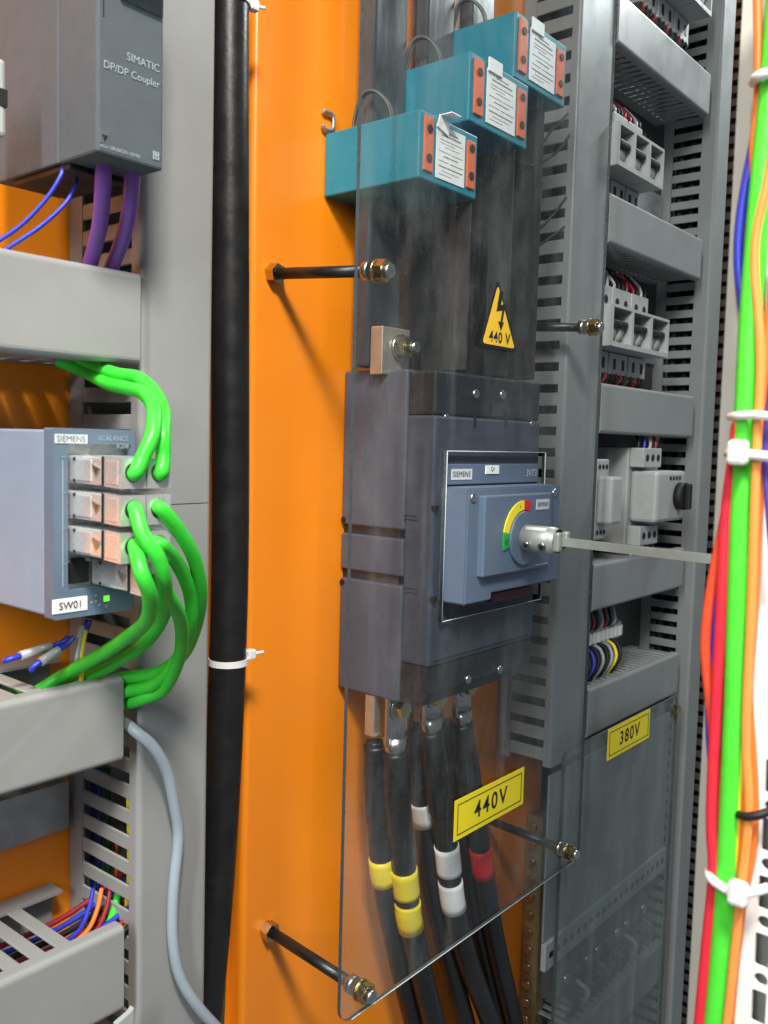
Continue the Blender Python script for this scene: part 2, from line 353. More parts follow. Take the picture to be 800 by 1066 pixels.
hduct('level grey duct under the coupler module, above the network switch', .0, .3045, LP - .002, -.068, zz(.041), zz(.0888), .0150, .58, PVC, True, True, GD)
hduct('level grey duct just below the network switch, green cables dropping in', .0, .2945, LP - .002, -.068, zz(-.1842), zz(-.1376), .0150, .58, PVC, True, True, GD, skip_to=.262)
hduct('lowest level grey duct at left, red wires showing through its slots', .0, .2955, LP - .002, -.068, zz(-.3340), zz(-.2848), .0150, .58, PVC, True, True, GD, skip_to=.275)
# right-hand section
AX0, AX1, AYF = .800, .868, -.066
DYF = -.070
vduct('upright slotted duct behind the clear sheet, right of the big breaker', AX0, AX1, -.002, AYF, zz(-.325), zz(.60), .0212, .62, PVCD, (zz(-.32), zz(.59)), GD)
BX0, BX1 = 1.151, 1.190
vduct('upright slotted duct at the right ends of the far level ducts', BX0, BX1, -.0005, -.072, zz(-1.02), zz(.68), .0172, .58, PVCD, (zz(-1.0), zz(.67)), GD, lip=.020)
vduct('dark slotted duct furthest right, behind the bundle of coloured cables', 1.30, 1.36, -.002, -.115, zz(-1.02), zz(.68), .0172, .58, PVCK, (zz(-1.0), zz(.67)), GD)
FAR = [(.4085, .4565, 'topmost far level duct, brightly lit from above'), (.2110, .2590, 'second far level duct from the top, between two rows of white breakers'),
       (.0165, .0660, 'third far level duct, above the motor starter with black dial'), (-.1720, -.1240, 'fourth far level duct, behind the square drive shaft'),
       (-.3092, -.2585, 'fifth far level duct, just above the yellow 380V label')]
for a, b, lab in FAR:
    hduct(lab, AX1 + .002, 1.121 if a > -.1 else 1.115, -.0022, DYF, zz(a), zz(b), .0130, .55, PVCD, True, True, GD)

for nm, x0, ys, z0, z1, g in (('right of the big breaker', .806, (-.022, -.036, -.050), -.315, .58, 'added dark fill in the duct right of the breaker'), ('at the right ends of the far ducts', 1.158, (-.020, -.035, -.050, -.062), -1.0, .66, 'added dark fill in the far upright duct'), ('furthest right', 1.308, (-.03, -.05, -.07, -.09), -1.0, .66, 'added dark fill in the furthest duct')):
    for k, y in enumerate(ys):
        for j in range(2):
            xx = x0 + .006 + j * .014 + .002 * (k % 2)
            wire('slot_dark_fill', 'dark cable added to blacken the slots of the upright duct ' + nm, 'cable', [(xx, y, zz(z0)), (xx + .003, y - .003, zz(z0 * .5 + z1 * .5)), (xx, y + .001, zz(z1))], .0068, BLACKM, g, n=8, sub=5)  # dark fill added so that the duct slots look black
# ================================================================== DIN RAIL + LEFT DEVICES
za, zb = at(30, 886, .0).z, at(30, 822, .0).z
mb = MB(); yb = LP - .001
mb.prism([(yb, za), (yb - .001, za), (yb - .001, za + .004), (yb - .0085, za + .004), (yb - .0085, zb - .004), (yb - .001, zb - .004), (yb - .001, zb), (yb, zb), (yb, zb - .005), (yb - .0075, zb - .005), (yb - .0075, za + .005), (yb, za + .005)], .0, .304, 'x')
tag(mb.build('din_rail', GALV), 'bare galvanised mounting rail between the two lower left ducts', 'mounting rail')

# --- coupler module
CY = -.112; cx0, cx1 = .2488, .2865; cz0, cz1 = zz(.1336), zz(.262)
t = thing('bus_coupler', 'anthracite coupler module with purple cables below it, top left', 'control module', (.267, -.06, cz0))
MB().box(cx0, cx1, -.0775, -.016, cz0 + .0004, cz1, .0008).build('housing', ANTH, t)
MB().box(cx0, cx1, CY, -.0780, cz0, cz1, .0014).build('front_flap', ANTH, t)
MB().box(cx0 + .002, cx1 - .003, -.085, -.03, cz0 - .0030, cz0 + .0002, .0008).build('terminal_base', BLACKM, t)
MB().box(cx0 + .012, cx1 - .0015, CY - .0018, CY - .0002, at(150, 12, CY).z, cz1, .0006).build('flap_window', WIN, t)
mb = MB().box(cx0 + .0030, cx0 + .0034, CY - .0003, CY + .0002, at(110, 18, CY).z, cz1); mb.build('hinge_slot', BLACKM, t)
text('lettering', 'SIMATIC', .0052, (cx1 - .0026, CY - .0004, at(150, 66, CY).z), GREYINK, t, align='RIGHT')
text('lettering', 'DP/DP Coupler', .0050, (cx1 - .0026, CY - .0004, at(140, 79, CY).z), GREYINK, t, align='RIGHT')
text('lettering', '6ES7158-0AD01-0XA0', .0024, (cx0 + .0012, CY - .0004, at(120, 157, CY).z + .0006), GREYINK, t)
zq = at(108, 143, CY).z
MB().box(cx0 + .0012, cx0 + .0062, CY - .0005, CY + .0008, zq - .003, zq + .003, .0003).build('latch_frame', PVCK, t)
MB().prism([(cx0 + .0024, zq + .001), (cx0 + .0050, zq + .001), (cx0 + .0037, zq - .0018)], CY - .0009, CY - .0004, 'y').build('latch_mark', INK, t)
zq = at(165, 163, CY).z
mb = MB(); 
for k in range(3): mb.box(cx1 - .0062 + k * .0014, cx1 - .0056 + k * .0014, CY - .0005, CY - .0001, zq - .002, zq + .002)
mb.box(cx1 - .0062, cx1 - .0028, CY - .0006, CY - .0002, zq - .0003, zq + .0003); mb.build('logo_mark', GREYINK, t)
q = at(-9, 110, -.06)
mb = MB().box(q.x - .012, q.x, -.075, -.045, q.z - .018, q.z + .018, .002); mb.box(q.x - .0125, q.x + .0003, -.0755, -.0445, q.z - .004, q.z + .004, mi=1)
tag(mb.build('terminal_marker', [LGREY, BLACKM]), 'pale clip at the left picture edge beside the coupler module', 'terminal clip')

for i, (pts, lab) in enumerate(([( (66, 168, -.075), (64, 182, -.078), (50, 205, -.074), (25, 232, -.066), (0, 250, -.058), (-30, 268, -.05)), 'upper of two thin blue wires leaving the coupler'],
                                [((80, 180, -.068), (79, 192, -.074), (68, 212, -.074), (42, 236, -.068), (12, 256, -.060), (-15, 275, -.05)), 'lower of two thin blue wires leaving the coupler'])):
    wire('blue_wire', lab, 'wire', PX(pts), .0011, BLUE, 'blue coupler wires', n=8)
wire('purple_bus_cable', 'left of two thick purple cables hanging from the coupler', 'cable', PX([(108, 140, -.095), (108, 165, -.094), (107, 200, -.088), (104, 235, -.076), (96, 268, -.060), (88, 300, -.045)]), .0041, PURPLE, 'purple cables', n=14)
wire('purple_bus_cable', 'right of two thick purple cables hanging from the coupler', 'cable', PX([(137, 150, -.098), (138, 175, -.096), (136, 210, -.088), (130, 242, -.076), (118, 275, -.060), (106, 305, -.045)]), .0041, PURPLE, 'purple cables', n=14)

# --- network switch
SY = -.100; sx0, sx1 = .2328, .2790; sz0, sz1 = zz(-.0910), zz(.0028)
t = thing('network_switch', 'blue grey network switch with silver plugs and green cables', 'network switch', (.256, -.05, sz0))
MB().box(sx0 + .0006, sx1 - .0006, SY + .009, LP - .011, sz0 + .001, sz1 - .001, .0012).build('housing', BLUEL, t)
pz0, pz1 = at(72, 615, SY).z, at(74, 462, SY).z
px0, px1 = at(71, 540, SY).x, sx1 - .0025
plate('front_panel', rrect(sx0, sx1, sz0, sz1, .0012), [rrect(px0, px1, pz0, pz1, .0006)], SY, SY + .0085, BLUEG, t)
MB().box(px0 - .0003, px1 + .0003, SY + .0060, SY + .0086, pz0 - .0003, pz1 + .0003).build('port_block', NICKEL, t)
zr = [at(132, y, -.142).z for y in (492, 531, 570)]; pitch = (zr[0] - zr[2]) / 2; zr.append(zr[2] - pitch)
xl = at(74, 527, SY).x + .0002; PWD = .0132; colx = (xl, xl + PWD + .0012)
jb = MB().box(colx[0] + .0012, colx[0] + PWD - .0012, SY + .0032, SY + .0059, zr[3] - .005, zr[3] + .0055); jb.box(colx[0] + .0035, colx[0] + PWD - .0035, SY + .003, SY + .0059, zr[3] + .0055, zr[3] + .0075); jb.build('empty_port', BLACKM, t)
text('lettering', 'SIEMENS', .0042, (at(58.5, 457, SY).x, SY - .0006, at(70, 457, SY).z), mat('plate_ink', '6A7480', .5), t)
MB().box(at(57, 457, SY).x, at(91, 457, SY).x, SY - .0004, SY + .0002, at(70, 461.5, SY).z, at(70, 452, SY).z).build('name_plate', mat('pale_plate', 'C9CED2', .5), t)
text('lettering', 'SCALANCE', .0036, (at(134, 456, SY).x, SY - .0003, at(120, 456.5, SY).z), GREYINK, t, align='RIGHT')
text('lettering', 'X208', .0034, (at(134, 462, SY).x, SY - .0003, at(128, 464.5, SY).z), GREYINK, t, align='RIGHT')
zt = at(72, 630, SY).z
MB().box(at(54.5, 630, SY).x, at(91, 628, SY).x, SY - .0005, SY + .0002, zt - .0036, zt + .0036, .0002).build('name_label', WHITE, t)
text('lettering', 'SW01', .0052, (at(73, 628, SY).x, SY - .0009, zt), INK, t, align='CENTER')
q = at(111, 623, SY)
MB().box(q.x - .0015, q.x + .0015, SY - .0004, SY + .0004, q.z - .0014, q.z + .0014).build('status_lamp', LED, t)
mb = MB()
for dx, dz in ((-.006, -.0008), (-.006, .0022), (-.004, -.0028), (.0, -.004), (-.0085, -.001)): mb.box(q.x + dx - .0006, q.x + dx + .0006, SY - .0003, SY + .0003, q.z + dz - .0005, q.z + dz + .0005)
mb.build('indicator', GREYINK, t)
mb = MB(); xs = at(65.5, 540, SY).x; mb.box(xs - .0002, xs + .0002, SY - .0003, SY + .0002, pz0 + .002, pz1 - .008)
for z_ in zr: mb.box(xs - .0004, xs + .0016, SY - .0003, SY + .0002, z_ + .0058, z_ + .0062)
mb.build('port_lines', GREYINK, t)
def patch(col, row, label, pts):
    x0 = colx[col]; zc = zr[row]; L = .042; y0, y1 = SY + .0058, SY - L
    t = thing('patch_cable', label, 'patch cable', (x0 + PWD / 2, SY, zc - .007), 'green patch cables')
    MB().box(x0, x0 + PWD, SY - .027, y0, zc - .0069, zc + .0069, .0016, seg=3).build('plug_shell', NICKEL, t)
    MB().prism([(SY - .0274, zc - .0069), (SY - .0274, zc + .0072), (y1, zc + .0066), (y1, zc - .0076)], x0 - .0002, x0 + PWD + .0002, 'x').build('plug_collar', NICKEL, t)
    MB().box(x0 - .0006, x0 + .0002, SY - .0175, SY - .005, zc - .0052, zc + .0052, .0003).build('plug_flap', NICKEL, t)
    MB().prism([(SY - .0225, zc - .0024), (SY - .0190, zc + .0030), (SY - .0255, zc + .0012)], x0 - .0009, x0 + .0001, 'x').build('plug_latch', STEEL, t)
    MB().box(x0 - .0007, x0 + .0001, SY - .0285, SY - .0270, zc - .0068, zc + .007).build('plug_seam', BLACKM, t)
    MB().box(x0 - .0005, x0 + .0001, SY - .0395, SY - .0300, zc - .0058, zc + .0052, .0002).build('collar_panel', NICKEL, t)
    for zq in (-.0052, .0052): MB().cyl((x0 - .0005, SY - .0030, zc + zq), (x0 + .0005, SY - .0030, zc + zq), .0008, 8).build('rivet', BLACKM, t)
    MB().cyl((x0 + PWD / 2, y1 - .0004, zc), (x0 + PWD / 2, y1 + .003, zc), .0046, 16).build('cable_gland', BLACKM, t)
    P = [Vector((x0 + PWD / 2, y1 + .002, zc)), Vector((x0 + PWD / 2, y1 - .0015, zc))] + PX([(a, b, c + .010 - .004 * i) if i < 2 else (a, b, c) for i, (a, b, c) in enumerate(pts)])
    MB().tube(P, .0037, 14, 8).build('cable', GREEN, t)
patch(0, 0, 'green cable rising from the top left silver plug of the switch', [(148, 478, -.154), (159, 452, -.150), (160, 424, -.134), (149, 409, -.112), (132, 404, -.090), (112, 399, -.066), (85, 385, -.040), (60, 375, -.03)])
patch(1, 0, 'green cable rising from the top right silver plug of the switch', [(170, 475, -.152), (170, 450, -.146), (170, 428, -.130), (160, 407, -.108), (143, 393, -.090), (120, 389, -.070), (92, 378, -.045), (70, 370, -.03)])
patch(0, 1, 'green cable falling from the second left silver plug of the switch', [(149, 556, -.160), (165, 581, -.160), (172, 613, -.146), (169, 644, -.112), (149, 671, -.092), (118, 691, -.070), (86, 708, -.052), (55, 725, -.045)])
patch(0, 2, 'shortest green cable, falling from the third left silver plug', [(147, 595, -.164), (156, 620, -.158), (153, 646, -.136), (132, 664, -.100), (101, 684, -.075), (68, 702, -.052), (40, 720, -.045)])
patch(1, 1, 'outermost green cable, from the second right plug in a wide loop', [(186, 552, -.152), (203, 583, -.142), (209, 620, -.126), (203, 655, -.110), (189, 683, -.094), (162, 701, -.080), (128, 706, -.062), (90, 715, -.050)])
patch(1, 2, 'green cable from the third right plug, inside the outermost loop', [(184, 585, -.146), (198, 617, -.132), (199, 650, -.116), (186, 684, -.098), (162, 712, -.082), (130, 720, -.064), (95, 728, -.052)])
patch(1, 3, 'green cable from the lowest right plug, lowest into the duct', [(174, 618, -.150), (188, 645, -.132), (188, 680, -.106), (172, 716, -.086), (150, 727, -.074), (128, 733, -.060), (90, 740, -.050)])

# wires under the switch
t = thing('earth_wire', 'yellow green wire in a marker sleeve hanging under the switch', 'wire', at(85, 700, -.055))
MB().tube(PX([(90, 652, -.052), (87, 665, -.055), (84, 690, -.058), (86, 715, -.055), (88, 735, -.05)]), .0016, 8, 5).build('insulation', YELW, t)
MB().tube(PX([(85.5, 652, -.0525), (82.5, 668, -.0555), (80.5, 688, -.0578)]), .0016, 8, 4).build('marker_sleeve', CLEARTAG, t)
MB().tube(PX([(92, 646, -.0515), (89, 656, -.053)]), .0022, 8, 1).build('ferrule', BLUE, t)
for lab, a in (('blue wire with a pale marker sleeve near the left edge, under the switch', [(5, 688, -.050), (14, 685, -.054), (60, 671, -.054), (70, 664, -.050)]),
               ('blue wire with a white marker sleeve, beside the yellow green wire', [(33, 698, -.058), (38, 692, -.060), (66, 674, -.060), (76, 664, -.056)])):
    p = PX(a); t = thing('blue_wire', lab, 'wire', p[0], 'marked blue wires')
    MB().tube(p, .0016, 8, 6).build('insulation', BLUE, t)
    MB().tube([p[1].lerp(p[2], .15), p[1].lerp(p[2], .85)], .0026, 8, 1).build('marker_sleeve', CLEARTAG, t)
# coloured wires in the left ducts
def inner(x, y, x2, y2, X, m, r, nm, lab, g):
    p, q = atX(x, y, X), atX(x2, y2, X); mid = p.lerp(q, .5) + Vector((.002, random.uniform(-.003, .003), 0))
    wire(nm, lab, 'wire', [p, mid, q], r, m, g, n=7, sub=5)
YI = -.035
inner(97, 800, 92, 980, .322, BLUE, .0014, 'blue_wire', 'left blue wire seen through the slots of the upright duct', 'wires in the left ducts')
inner(103, 800, 96, 990, .322, BLUE, .0014, 'blue_wire', 'right blue wire seen through the slots of the upright duct', 'wires in the left ducts')
inner(112, 800, 107, 990, .326, GREEND, .0018, 'green_wire', 'dark green wire seen through the slots of the upright duct', 'wires in the left ducts')
inner(134, 830, 125, 1000, .3155, YELW, .0016, 'yellow_wire', 'yellow wire running down just behind the upright duct cover', 'wires in the left ducts')
inner(122, 860, 110, 1000, .330, ORW, .0014, 'orange_wire', 'orange wire behind the slots of the upright duct', 'wires in the left ducts')
for k, (m, nm, lab) in enumerate(((BLUE, 'blue_wire', 'blue wire bending into the lowest left duct'), (ORW, 'orange_wire', 'orange wire bending into the lowest left duct'), (REDW, 'red_wire', 'dark red wire bending into the lowest left duct'), (GREEN, 'green_wire', 'green wire beside the yellow one entering the lowest duct'))):
    x = 93 + k * 9
    wire(nm, lab, 'wire', PX([(x + 4, 925, -.030), (x, 945, -.036), (x - 10, 968, -.042), (x - 30, 985, -.045)]), .0014 if k < 3 else .0025, m, 'wires in the left ducts', n=7)
for k in range(9):
    m, nm = ((REDW, 'red_wire'), (BLUE, 'blue_wire'), (REDW, 'red_wire'), (BLACKM, 'black_wire'), (REDW, 'red_wire'))[k % 5]
    z = zz(-.2955 - .002 * (k % 3)); y = -.012 - .005 * k
    wire(nm, ORD[8 - k] + ' thin wire from the front lying under the slots of the lowest left duct', 'wire', [(.005, y, z), (.10, y + .003 * math.sin(k), z - .003), (.20, y - .004, z + .001), (.285, y, z - .002), (.335, y, z + .012)], .0017, m, 'wires lying in the lowest left duct', n=7)
for k in range(3):
    y = -.02 - .013 * k; z = zz(-.1480)
    wire('green_cable', ('rearmost', 'middle', 'frontmost')[k] + ' green cable lying under the slots of the middle left duct', 'cable', [(.005, y, z - .004), (.12, y - .003, z), (.26, y + .003, z - .002)], .0036, GREEN, 'cables lying in the middle left duct', n=9)

# grey cable and small clip
wire('grey_cable', 'grey cable snaking down over the upright duct cover', 'cable', PX([(112, 742, -.052), (128, 751, -.058), (142, 762, -.068), (160, 778, -.0745), (174, 804, -.074), (182, 840, -.0715), (186, 872, -.0695), (181, 925, -.0690), (180, 975, -.0690), (187, 1015, -.0695), (204, 1045, -.0715), (228, 1072, -.072), (250, 1092, -.072)]), .0034, GREYW, n=12)
q = at(128, 1062, -.075)
tag(MB().prism([(q.x - .006, q.z - .012), (q.x + .004, q.z - .012), (q.x + .0055, q.z + .006), (q.x + .003, q.z + .004), (q.x - .006, q.z + .0015)], -.078, -.0745, 'y').build('plastic_clip', LGREY), 'small grey plastic clip at the bottom of the upright left duct', 'clip')

# --- thick black cable between panels
bp = PX([(239, -60, -.020), (239, 100, -.020), (240, 360, -.020), (240, 560, -.0205), (237, 690, -.0205), (231, 830, -.018), (223, 950, -.015), (212, 1066, -.012), (202, 1150, -.010)])
tag(MB().tube(bp, .0129, 24, 10).build('black_power_cable', BLACK), 'thick black cable running full height beside the orange panel', 'cable')
def ring_tie(name, label, c, r, wdt, m, headdir, tail, group):
    t = thing(name, label, 'cable tie', c, group)
    mb = MB(); n = 28; prof = [(r, -wdt / 2), (r + .0011, -wdt / 2), (r + .0011, wdt / 2), (r, wdt / 2)]
    V = [];
    for k in range(n):
        a = 2 * math.pi * k / n
        for rr, z in prof: V.append(c + Vector((rr * math.cos(a), rr * math.sin(a), z)))
    F = [[k * 4 + j, k * 4 + (j + 1) % 4, ((k + 1) % n) * 4 + (j + 1) % 4, ((k + 1) % n) * 4 + j] for k in range(n) for j in range(4)]
    mb.add(V, F, 0, False).build('strap', m, t)
    h = c + Vector(headdir).normalized() * (r + .003)
    MB().box(h.x - .0035, h.x + .0035, h.y - .003, h.y + .003, h.z - wdt * .8, h.z + wdt * .8, .0012).build('head', m, t)
    MB().tube([h, h + Vector(tail) * .5, h + Vector(tail)], wdt * .28, 6, 3).build('tail', m, t)
    return t
c = at(238, 688, -.0205)
ring_tie('cable_tie', 'white cable tie round the thick black cable at mid height', c, .0130, .0045, NYLON, (.9, -.5, .25), (.009, -.004, .001), 'white cable ties')
c = at(239, 1, -.020)
ring_tie('cable_tie', 'white cable tie round the thick black cable at the top edge', c, .0130, .0045, NYLON, (.9, -.5, 0), (.007, -.004, .0), 'white cable ties')
wire('green_cable', 'dark green cable glimpsed beside the foot of the thick black cable', 'cable', PX([(236, 930, .005), (231, 1000, .004), (228, 1066, .003), (224, 1150, .002)]), .0042, GREEND, n=10)

# ================================================================== CURRENT TRANSFORMERS
CTF = -.0935
cts = [(.5195, .5925, .1886, .2362, 'lowest and leftmost teal current transformer, tag on its top corner lifting'), (.5790, .6640, .2448, .2958, 'middle teal current transformer of the diagonal row of three'), (.6405, .7245, .2960, .3478, 'highest teal current transformer, at the right of the row')]
for i, (x0, x1, z0, z1, lab) in enumerate(cts):
    z0, z1 = zz(z0), zz(z1); W = x1 - x0; Hh = z1 - z0
    t = thing('current_transformer', lab, 'transformer', ((x0 + x1) / 2, -.045, z0), 'teal current transformers')
    MB().box(x0, x1, CTF, -.001, z0, z1, .0012).build('body', TEAL, t)
    for s in (0, 1):
        xa = x0 + W * .06 if s == 0 else x1 - W * .06 - W * .145
        b = MB().box(xa, xa + W * .145, CTF - .0016, CTF + .0005, z0 + Hh * .13, z1 - Hh * .06 if s == 0 else z1 - Hh * .13, .0006).build('terminal_strip', ORT, t)
        for f in (.25, .80):
            zc = z0 + Hh * .13 + f * Hh * .78
            MB().cyl((xa + W * .0725, CTF - .0024, zc), (xa + W * .0725, CTF - .0010, zc), .0030, 12).build('screw', BLACKM, b)
    la, lb, l0, l1 = x0 + W * .27, x0 + W * .76, z0 + Hh * .10, z1 - Hh * .10
    lbl = MB().box(la, lb, CTF - .0007, CTF + .0001, l0, l1).build('rating_label', WHITE, t)
    mb = MB(); lw = lb - la; lh = l1 - l0
    rows = [(.30, .72, .90, .010), (.16, .86, .83, .014), (.12, .90, .74, .006), (.12, .62, .68, .005), (.30, .80, .62, .005), (.08, .5, .52, .006), (.55, .92, .52, .006), (.25, .75, .44, .010), (.08, .44, .34, .006), (.50, .94, .34, .008), (.08, .92, .24, .012), (.2, .8, .16, .005), (.1, .55, .09, .005)]
    for a, b, v, h in rows:
        x = la + lw * a
        while x < la + lw * b:
            wd = random.uniform(.0008, .0026); mb.box(x, min(x + wd, la + lw * b), CTF - .0009, CTF - .00072, l0 + lh * v - lh * h, l0 + lh * v + lh * h); x += wd + .0007
    mb.build('label_print', mat('soft_ink', '6E7274', .6), lbl)
    if i == 0:
        MB().prism([(la - .001, z1 - .0075), (la + .012, z1 - .0110), (la + .014, z1 - .0035), (la + .002, z1 + .002)], CTF - .0022, CTF - .0008, 'y').build('tag', WHITE, t)
        MB().box(la + .002, la + .0135, CTF - .012, CTF - .0015, z1 + .001, z1 + .0016).build('tag', WHITE, t)
    else: MB().box(la, la + .019, CTF - .0022, CTF - .0006, z1 - .0075, z1 + .003, .0004).build('tag', WHITE, t)
    # two test leads
    p = Vector((x0 + .020, -.052, z1))
    for s in (0, 1):
        dx = s * .003
        MB().tube([p + Vector((dx, 0, -.001)), p + Vector((dx - .004, .002, .016)), p + Vector((dx - .010, .010, .026)), p + Vector((dx - .014, .020, .024)), p + Vector((dx - .015, .026, .006)), p + Vector((dx - .015, .026, -.002))], .0013, 7, 6).build('lead', mat('grey_brown_wire', '55504E', .45), t)
# steel hook of the lowest transformer
q = at(343, 127, -.004)
mb = MB(); mb.tube([(q.x - .006, -.003, q.z + .007), (q.x + .004, -.003, q.z + .007), (q.x + .006, -.003, q.z + .001), (q.x + .004, -.003, q.z - .005), (q.x - .004, -.003, q.z - .006), (q.x - .006, -.003, q.z - .0035)], .0016, 6, 4)
tag(mb.build('mounting_hook', GALV), 'small dark steel hook on the orange panel above the lowest transformer', 'hook')

# ================================================================== BUSBARS + BARRIERS
ctop = zz(.62)
bars = [(.537, .577, 'leftmost'), (.602, .640, 'middle'), (.664, .700, 'rightmost')]
brz1 = zz(.0565)
for i, (x0, x1, wd) in enumerate(bars):
    t = thing('busbar', '%s of three upright dark sleeved busbars feeding the big breaker' % wd, 'busbar', ((x0 + x1) / 2, -.03, brz1), 'dark sleeved busbars')
    c0, c1 = zz(cts[i][2]), zz(cts[i][3])
    MB().box(x0, x1, -.034, -.020, c1 + .0005, ctop, .0025).build('sleeve', SLEEVE, t)
    MB().box(x0, x1, -.034, -.020, brz1 + .002, c0 - .0005, .0025).build('sleeve', SLEEVE, t)
    MB().box(x0 + .003, x1 - .003, -.0470, -.0345, brz1 - .004, brz1 + .033, .0008).build('lug', COPPER, t)
    bx, bz = (x0 + x1) / 2 + .004, brz1 + .018
    MB().cyl((bx, -.0472, bz), (bx, -.0495, bz), .0105, 20).build('washer', STEEL, t)
    MB().hexa((bx, -.0496, bz), (bx, -.0570, bz), .0082).build('bolt_head', ZINC, t)
    MB().cyl((bx, -.0571, bz), (bx, -.0650, bz), .0042, 14).build('bolt_thread', STEEL, t)
for x, d, ztop, lab in ((.5905, -.090, .186, 'left dark barrier sheet between busbars under the lowest transformer'), (.6505, -.090, .243, 'middle dark barrier sheet between busbars'), (.7020, -.086, .292, 'right dark barrier sheet beside the last busbar')):
    tag(MB().box(x, x + .0018, d, -.004, brz1 + .002, zz(ztop)).build('phase_barrier', BARR), lab, 'barrier sheet', 'dark barrier sheets')

# ================================================================== BIG BREAKER
X0, X1, ZB, ZT, YF = .5480, .7035, zz(-.2045), zz(.0565), -.0935
YM = -.0665                                       # where the rear housing meets the front cover
g1a, g1b, g2a, g2b = [at(356, y, -.0).z for y in (545, 554, 591, 600)]
t = thing('circuit_breaker', 'large blue grey moulded circuit breaker on the orange panel', 'circuit breaker', ((X0 + X1) / 2, -.03, ZB))
MB().box(X0 + .004, X1 - .004, -.060, -.0005, ZB + .004, ZT - .004).build('core', BRKD, t)
for a, b in ((ZB, g2b), (g2a, g1b), (g1a, ZT)):
    MB().box(X0, X1, YM, -.001, min(a, b), max(a, b), .0016).build('housing', BRK, t)
for zc in (g1a + .0035, g2b - .004):
    MB().cyl((X0 - .0004, -.0035, zc), (X0 + .002, -.0035, zc), .0026, 12).build('side_hole', BLACKM, t)
zt0 = atX(421, 432, X0).z; zb0 = atX(420, 690, X0).z
MB().box(X0 + .0008, X1 - .0008, YF, YM - .0003, zt0 + .0004, ZT - .0012, .0022).build('upper_terminal_cover', BRKD, t)
MB().prism([(YM - .0003, ZB + .001), (YF + .006, ZB + .001), (YF, ZB + .012), (YF, zb0 - .0004), (YM - .0003, zb0 - .0004)], X0 + .0008, X1 - .0008, 'x').build('lower_terminal_cover', BRKD, t)
fr = MB().box(X0 + .0004, X1 - .0004, YF - .0008, YM - .0003, zb0, zt0, .0022).build('front_cover', BRKF, t)
for px, py in ((495, 410), (523, 411)):
    q = at(px, py, YF); MB().cyl((q.x, YF - .0016, q.z), (q.x, YF + .001, q.z), .0036, 14).build('screw', STEEL, t)
for px, py in ((487, 707), (520, 697)):
    q = at(px, py, YF); MB().cyl((q.x, YF - .0016, q.z), (q.x, YF + .001, q.z), .0034, 14).build('screw', STEEL, t)
for px, py in ((464, 434), (553, 441)):
    q = at(px, py, YF); MB().cyl((q.x, YF - .0018, q.z), (q.x, YF + .001, q.z), .0026, 12).build('screw', STEEL, t)
for px in (494, 526):
    q = at(px, 436, YF); MB().box(q.x - .0013, q.x + .0013, YF - .0012, YF + .002, q.z - .007, q.z + .006).build('notch', BLACKM, t)
for px, py in ((452, 529), (450, 624)):
    q = atX(px, py, X0); MB().box(X0 - .0001, X0 + .003, q.y - .0022, q.y + .0022, q.z - .0018, q.z + .0018).build('slot', BLACKM, t)
for py in (537, 541, 613, 617):
    q = atX(427, py, X0); MB().box(X0 + .0001, X0 + .002, q.y - .007, q.y + .006, q.z - .0004, q.z + .0004).build('moulding_line', BLACKM, t)
MB().box(X0 + .006, X1 - .008, YF - .0014, YF - .0004, zb0 + .004, zb0 + .0047).build('moulding_line', BLACKM, t)
# name strip
zs0, zs1 = at(467, 505, -.0968).z, at(467, 483, -.0968).z
sxa, sxb = at(467.5, 495, -.0968).x, at(561, 495, -.0968).x
st = MB().box(sxa, sxb, -.0968, YF - .0009, zs0, zs1, .0008).build('name_strip', BOXB, t)
zm = (zs0 + zs1) / 2
MB().box(sxa + .003, sxa + .031, -.0972, -.0966, zm - .0042, zm + .0042).build('name_plate', mat('pale_plate', 'C9CED2', .5), st)
text('lettering', 'SIEMENS', .0060, (sxa + .0045, -.0975, zm), INK, st, spacing=1.08)
MB().box(sxa + .050, sxa + .070, -.0976, -.0966, zm - .0032 + .003, zm + .0048 + .002, .0003).build('tag', WHITE, st)
text('lettering', 'Q1', .0046, (sxa + .060, -.0979, zm + .0038), INK, st, align='CENTER')
text('lettering', '3VT3', .0082, (sxb - .004, -.0972, zm), mat('pale_print', 'C3CACE', .5), st, align='RIGHT')
# operator box, protruding through the opening of the sheet
OY = -.1195; ox0, ox1 = .5572, at(584, 505, OY).x; oz1 = at(487, 508.5, OY).z; oz0 = at(487, 630, OY).z; ozr = at(520, 616, OY).z; oxn = at(512, 620, OY).x
ob = MB().prism([(ox0, oz0), (oxn, oz0), (oxn, ozr), (ox1, ozr), (ox1, oz1), (ox0, oz1)], OY, YF - .0009, 'y').build('operator_box', BOXB, t)
bm = bmesh.new(); bm.from_mesh(ob.data); bmesh.ops.bevel(bm, geom=bm.edges[:], offset=.0012, segments=2, affect='EDGES'); bm.to_mesh(ob.data); bm.free()
for px, py in ((492.5, 518), (577, 513)):
    q = at(px, py, OY); s = MB().cyl((q.x, OY - .0014, q.z), (q.x, OY + .001, q.z), .0034, 14).build('screw', STEEL, ob)
RY = -.1255
rx0, rx1, rz1, rz0 = at(506, 516, RY).x, at(575, 516, RY).x, at(506, 516.5, RY).z, at(506, 601, RY).z
MB().box(rx0, rx1, RY, OY + .001, rz0, rz1, .0012).build('dial_plate', BOXB, ob)
q = at(565, 525, RY); MB().box(q.x - .0105, q.x + .0105, RY - .0004, RY + .0003, q.z - .0042, q.z + .0042).build('name_plate', mat('pale_plate', 'C9CED2', .5), ob)
text('lettering', 'SIEMENS', .0048, (q.x, RY - .0007, q.z), INK, ob, align='CENTER')
dc = at(547, 560, -.128)
MB().cyl((dc.x, RY - .0028, dc.z), (dc.x, RY + .0005, dc.z), .0215, 48).build('dial', BOXB, ob)
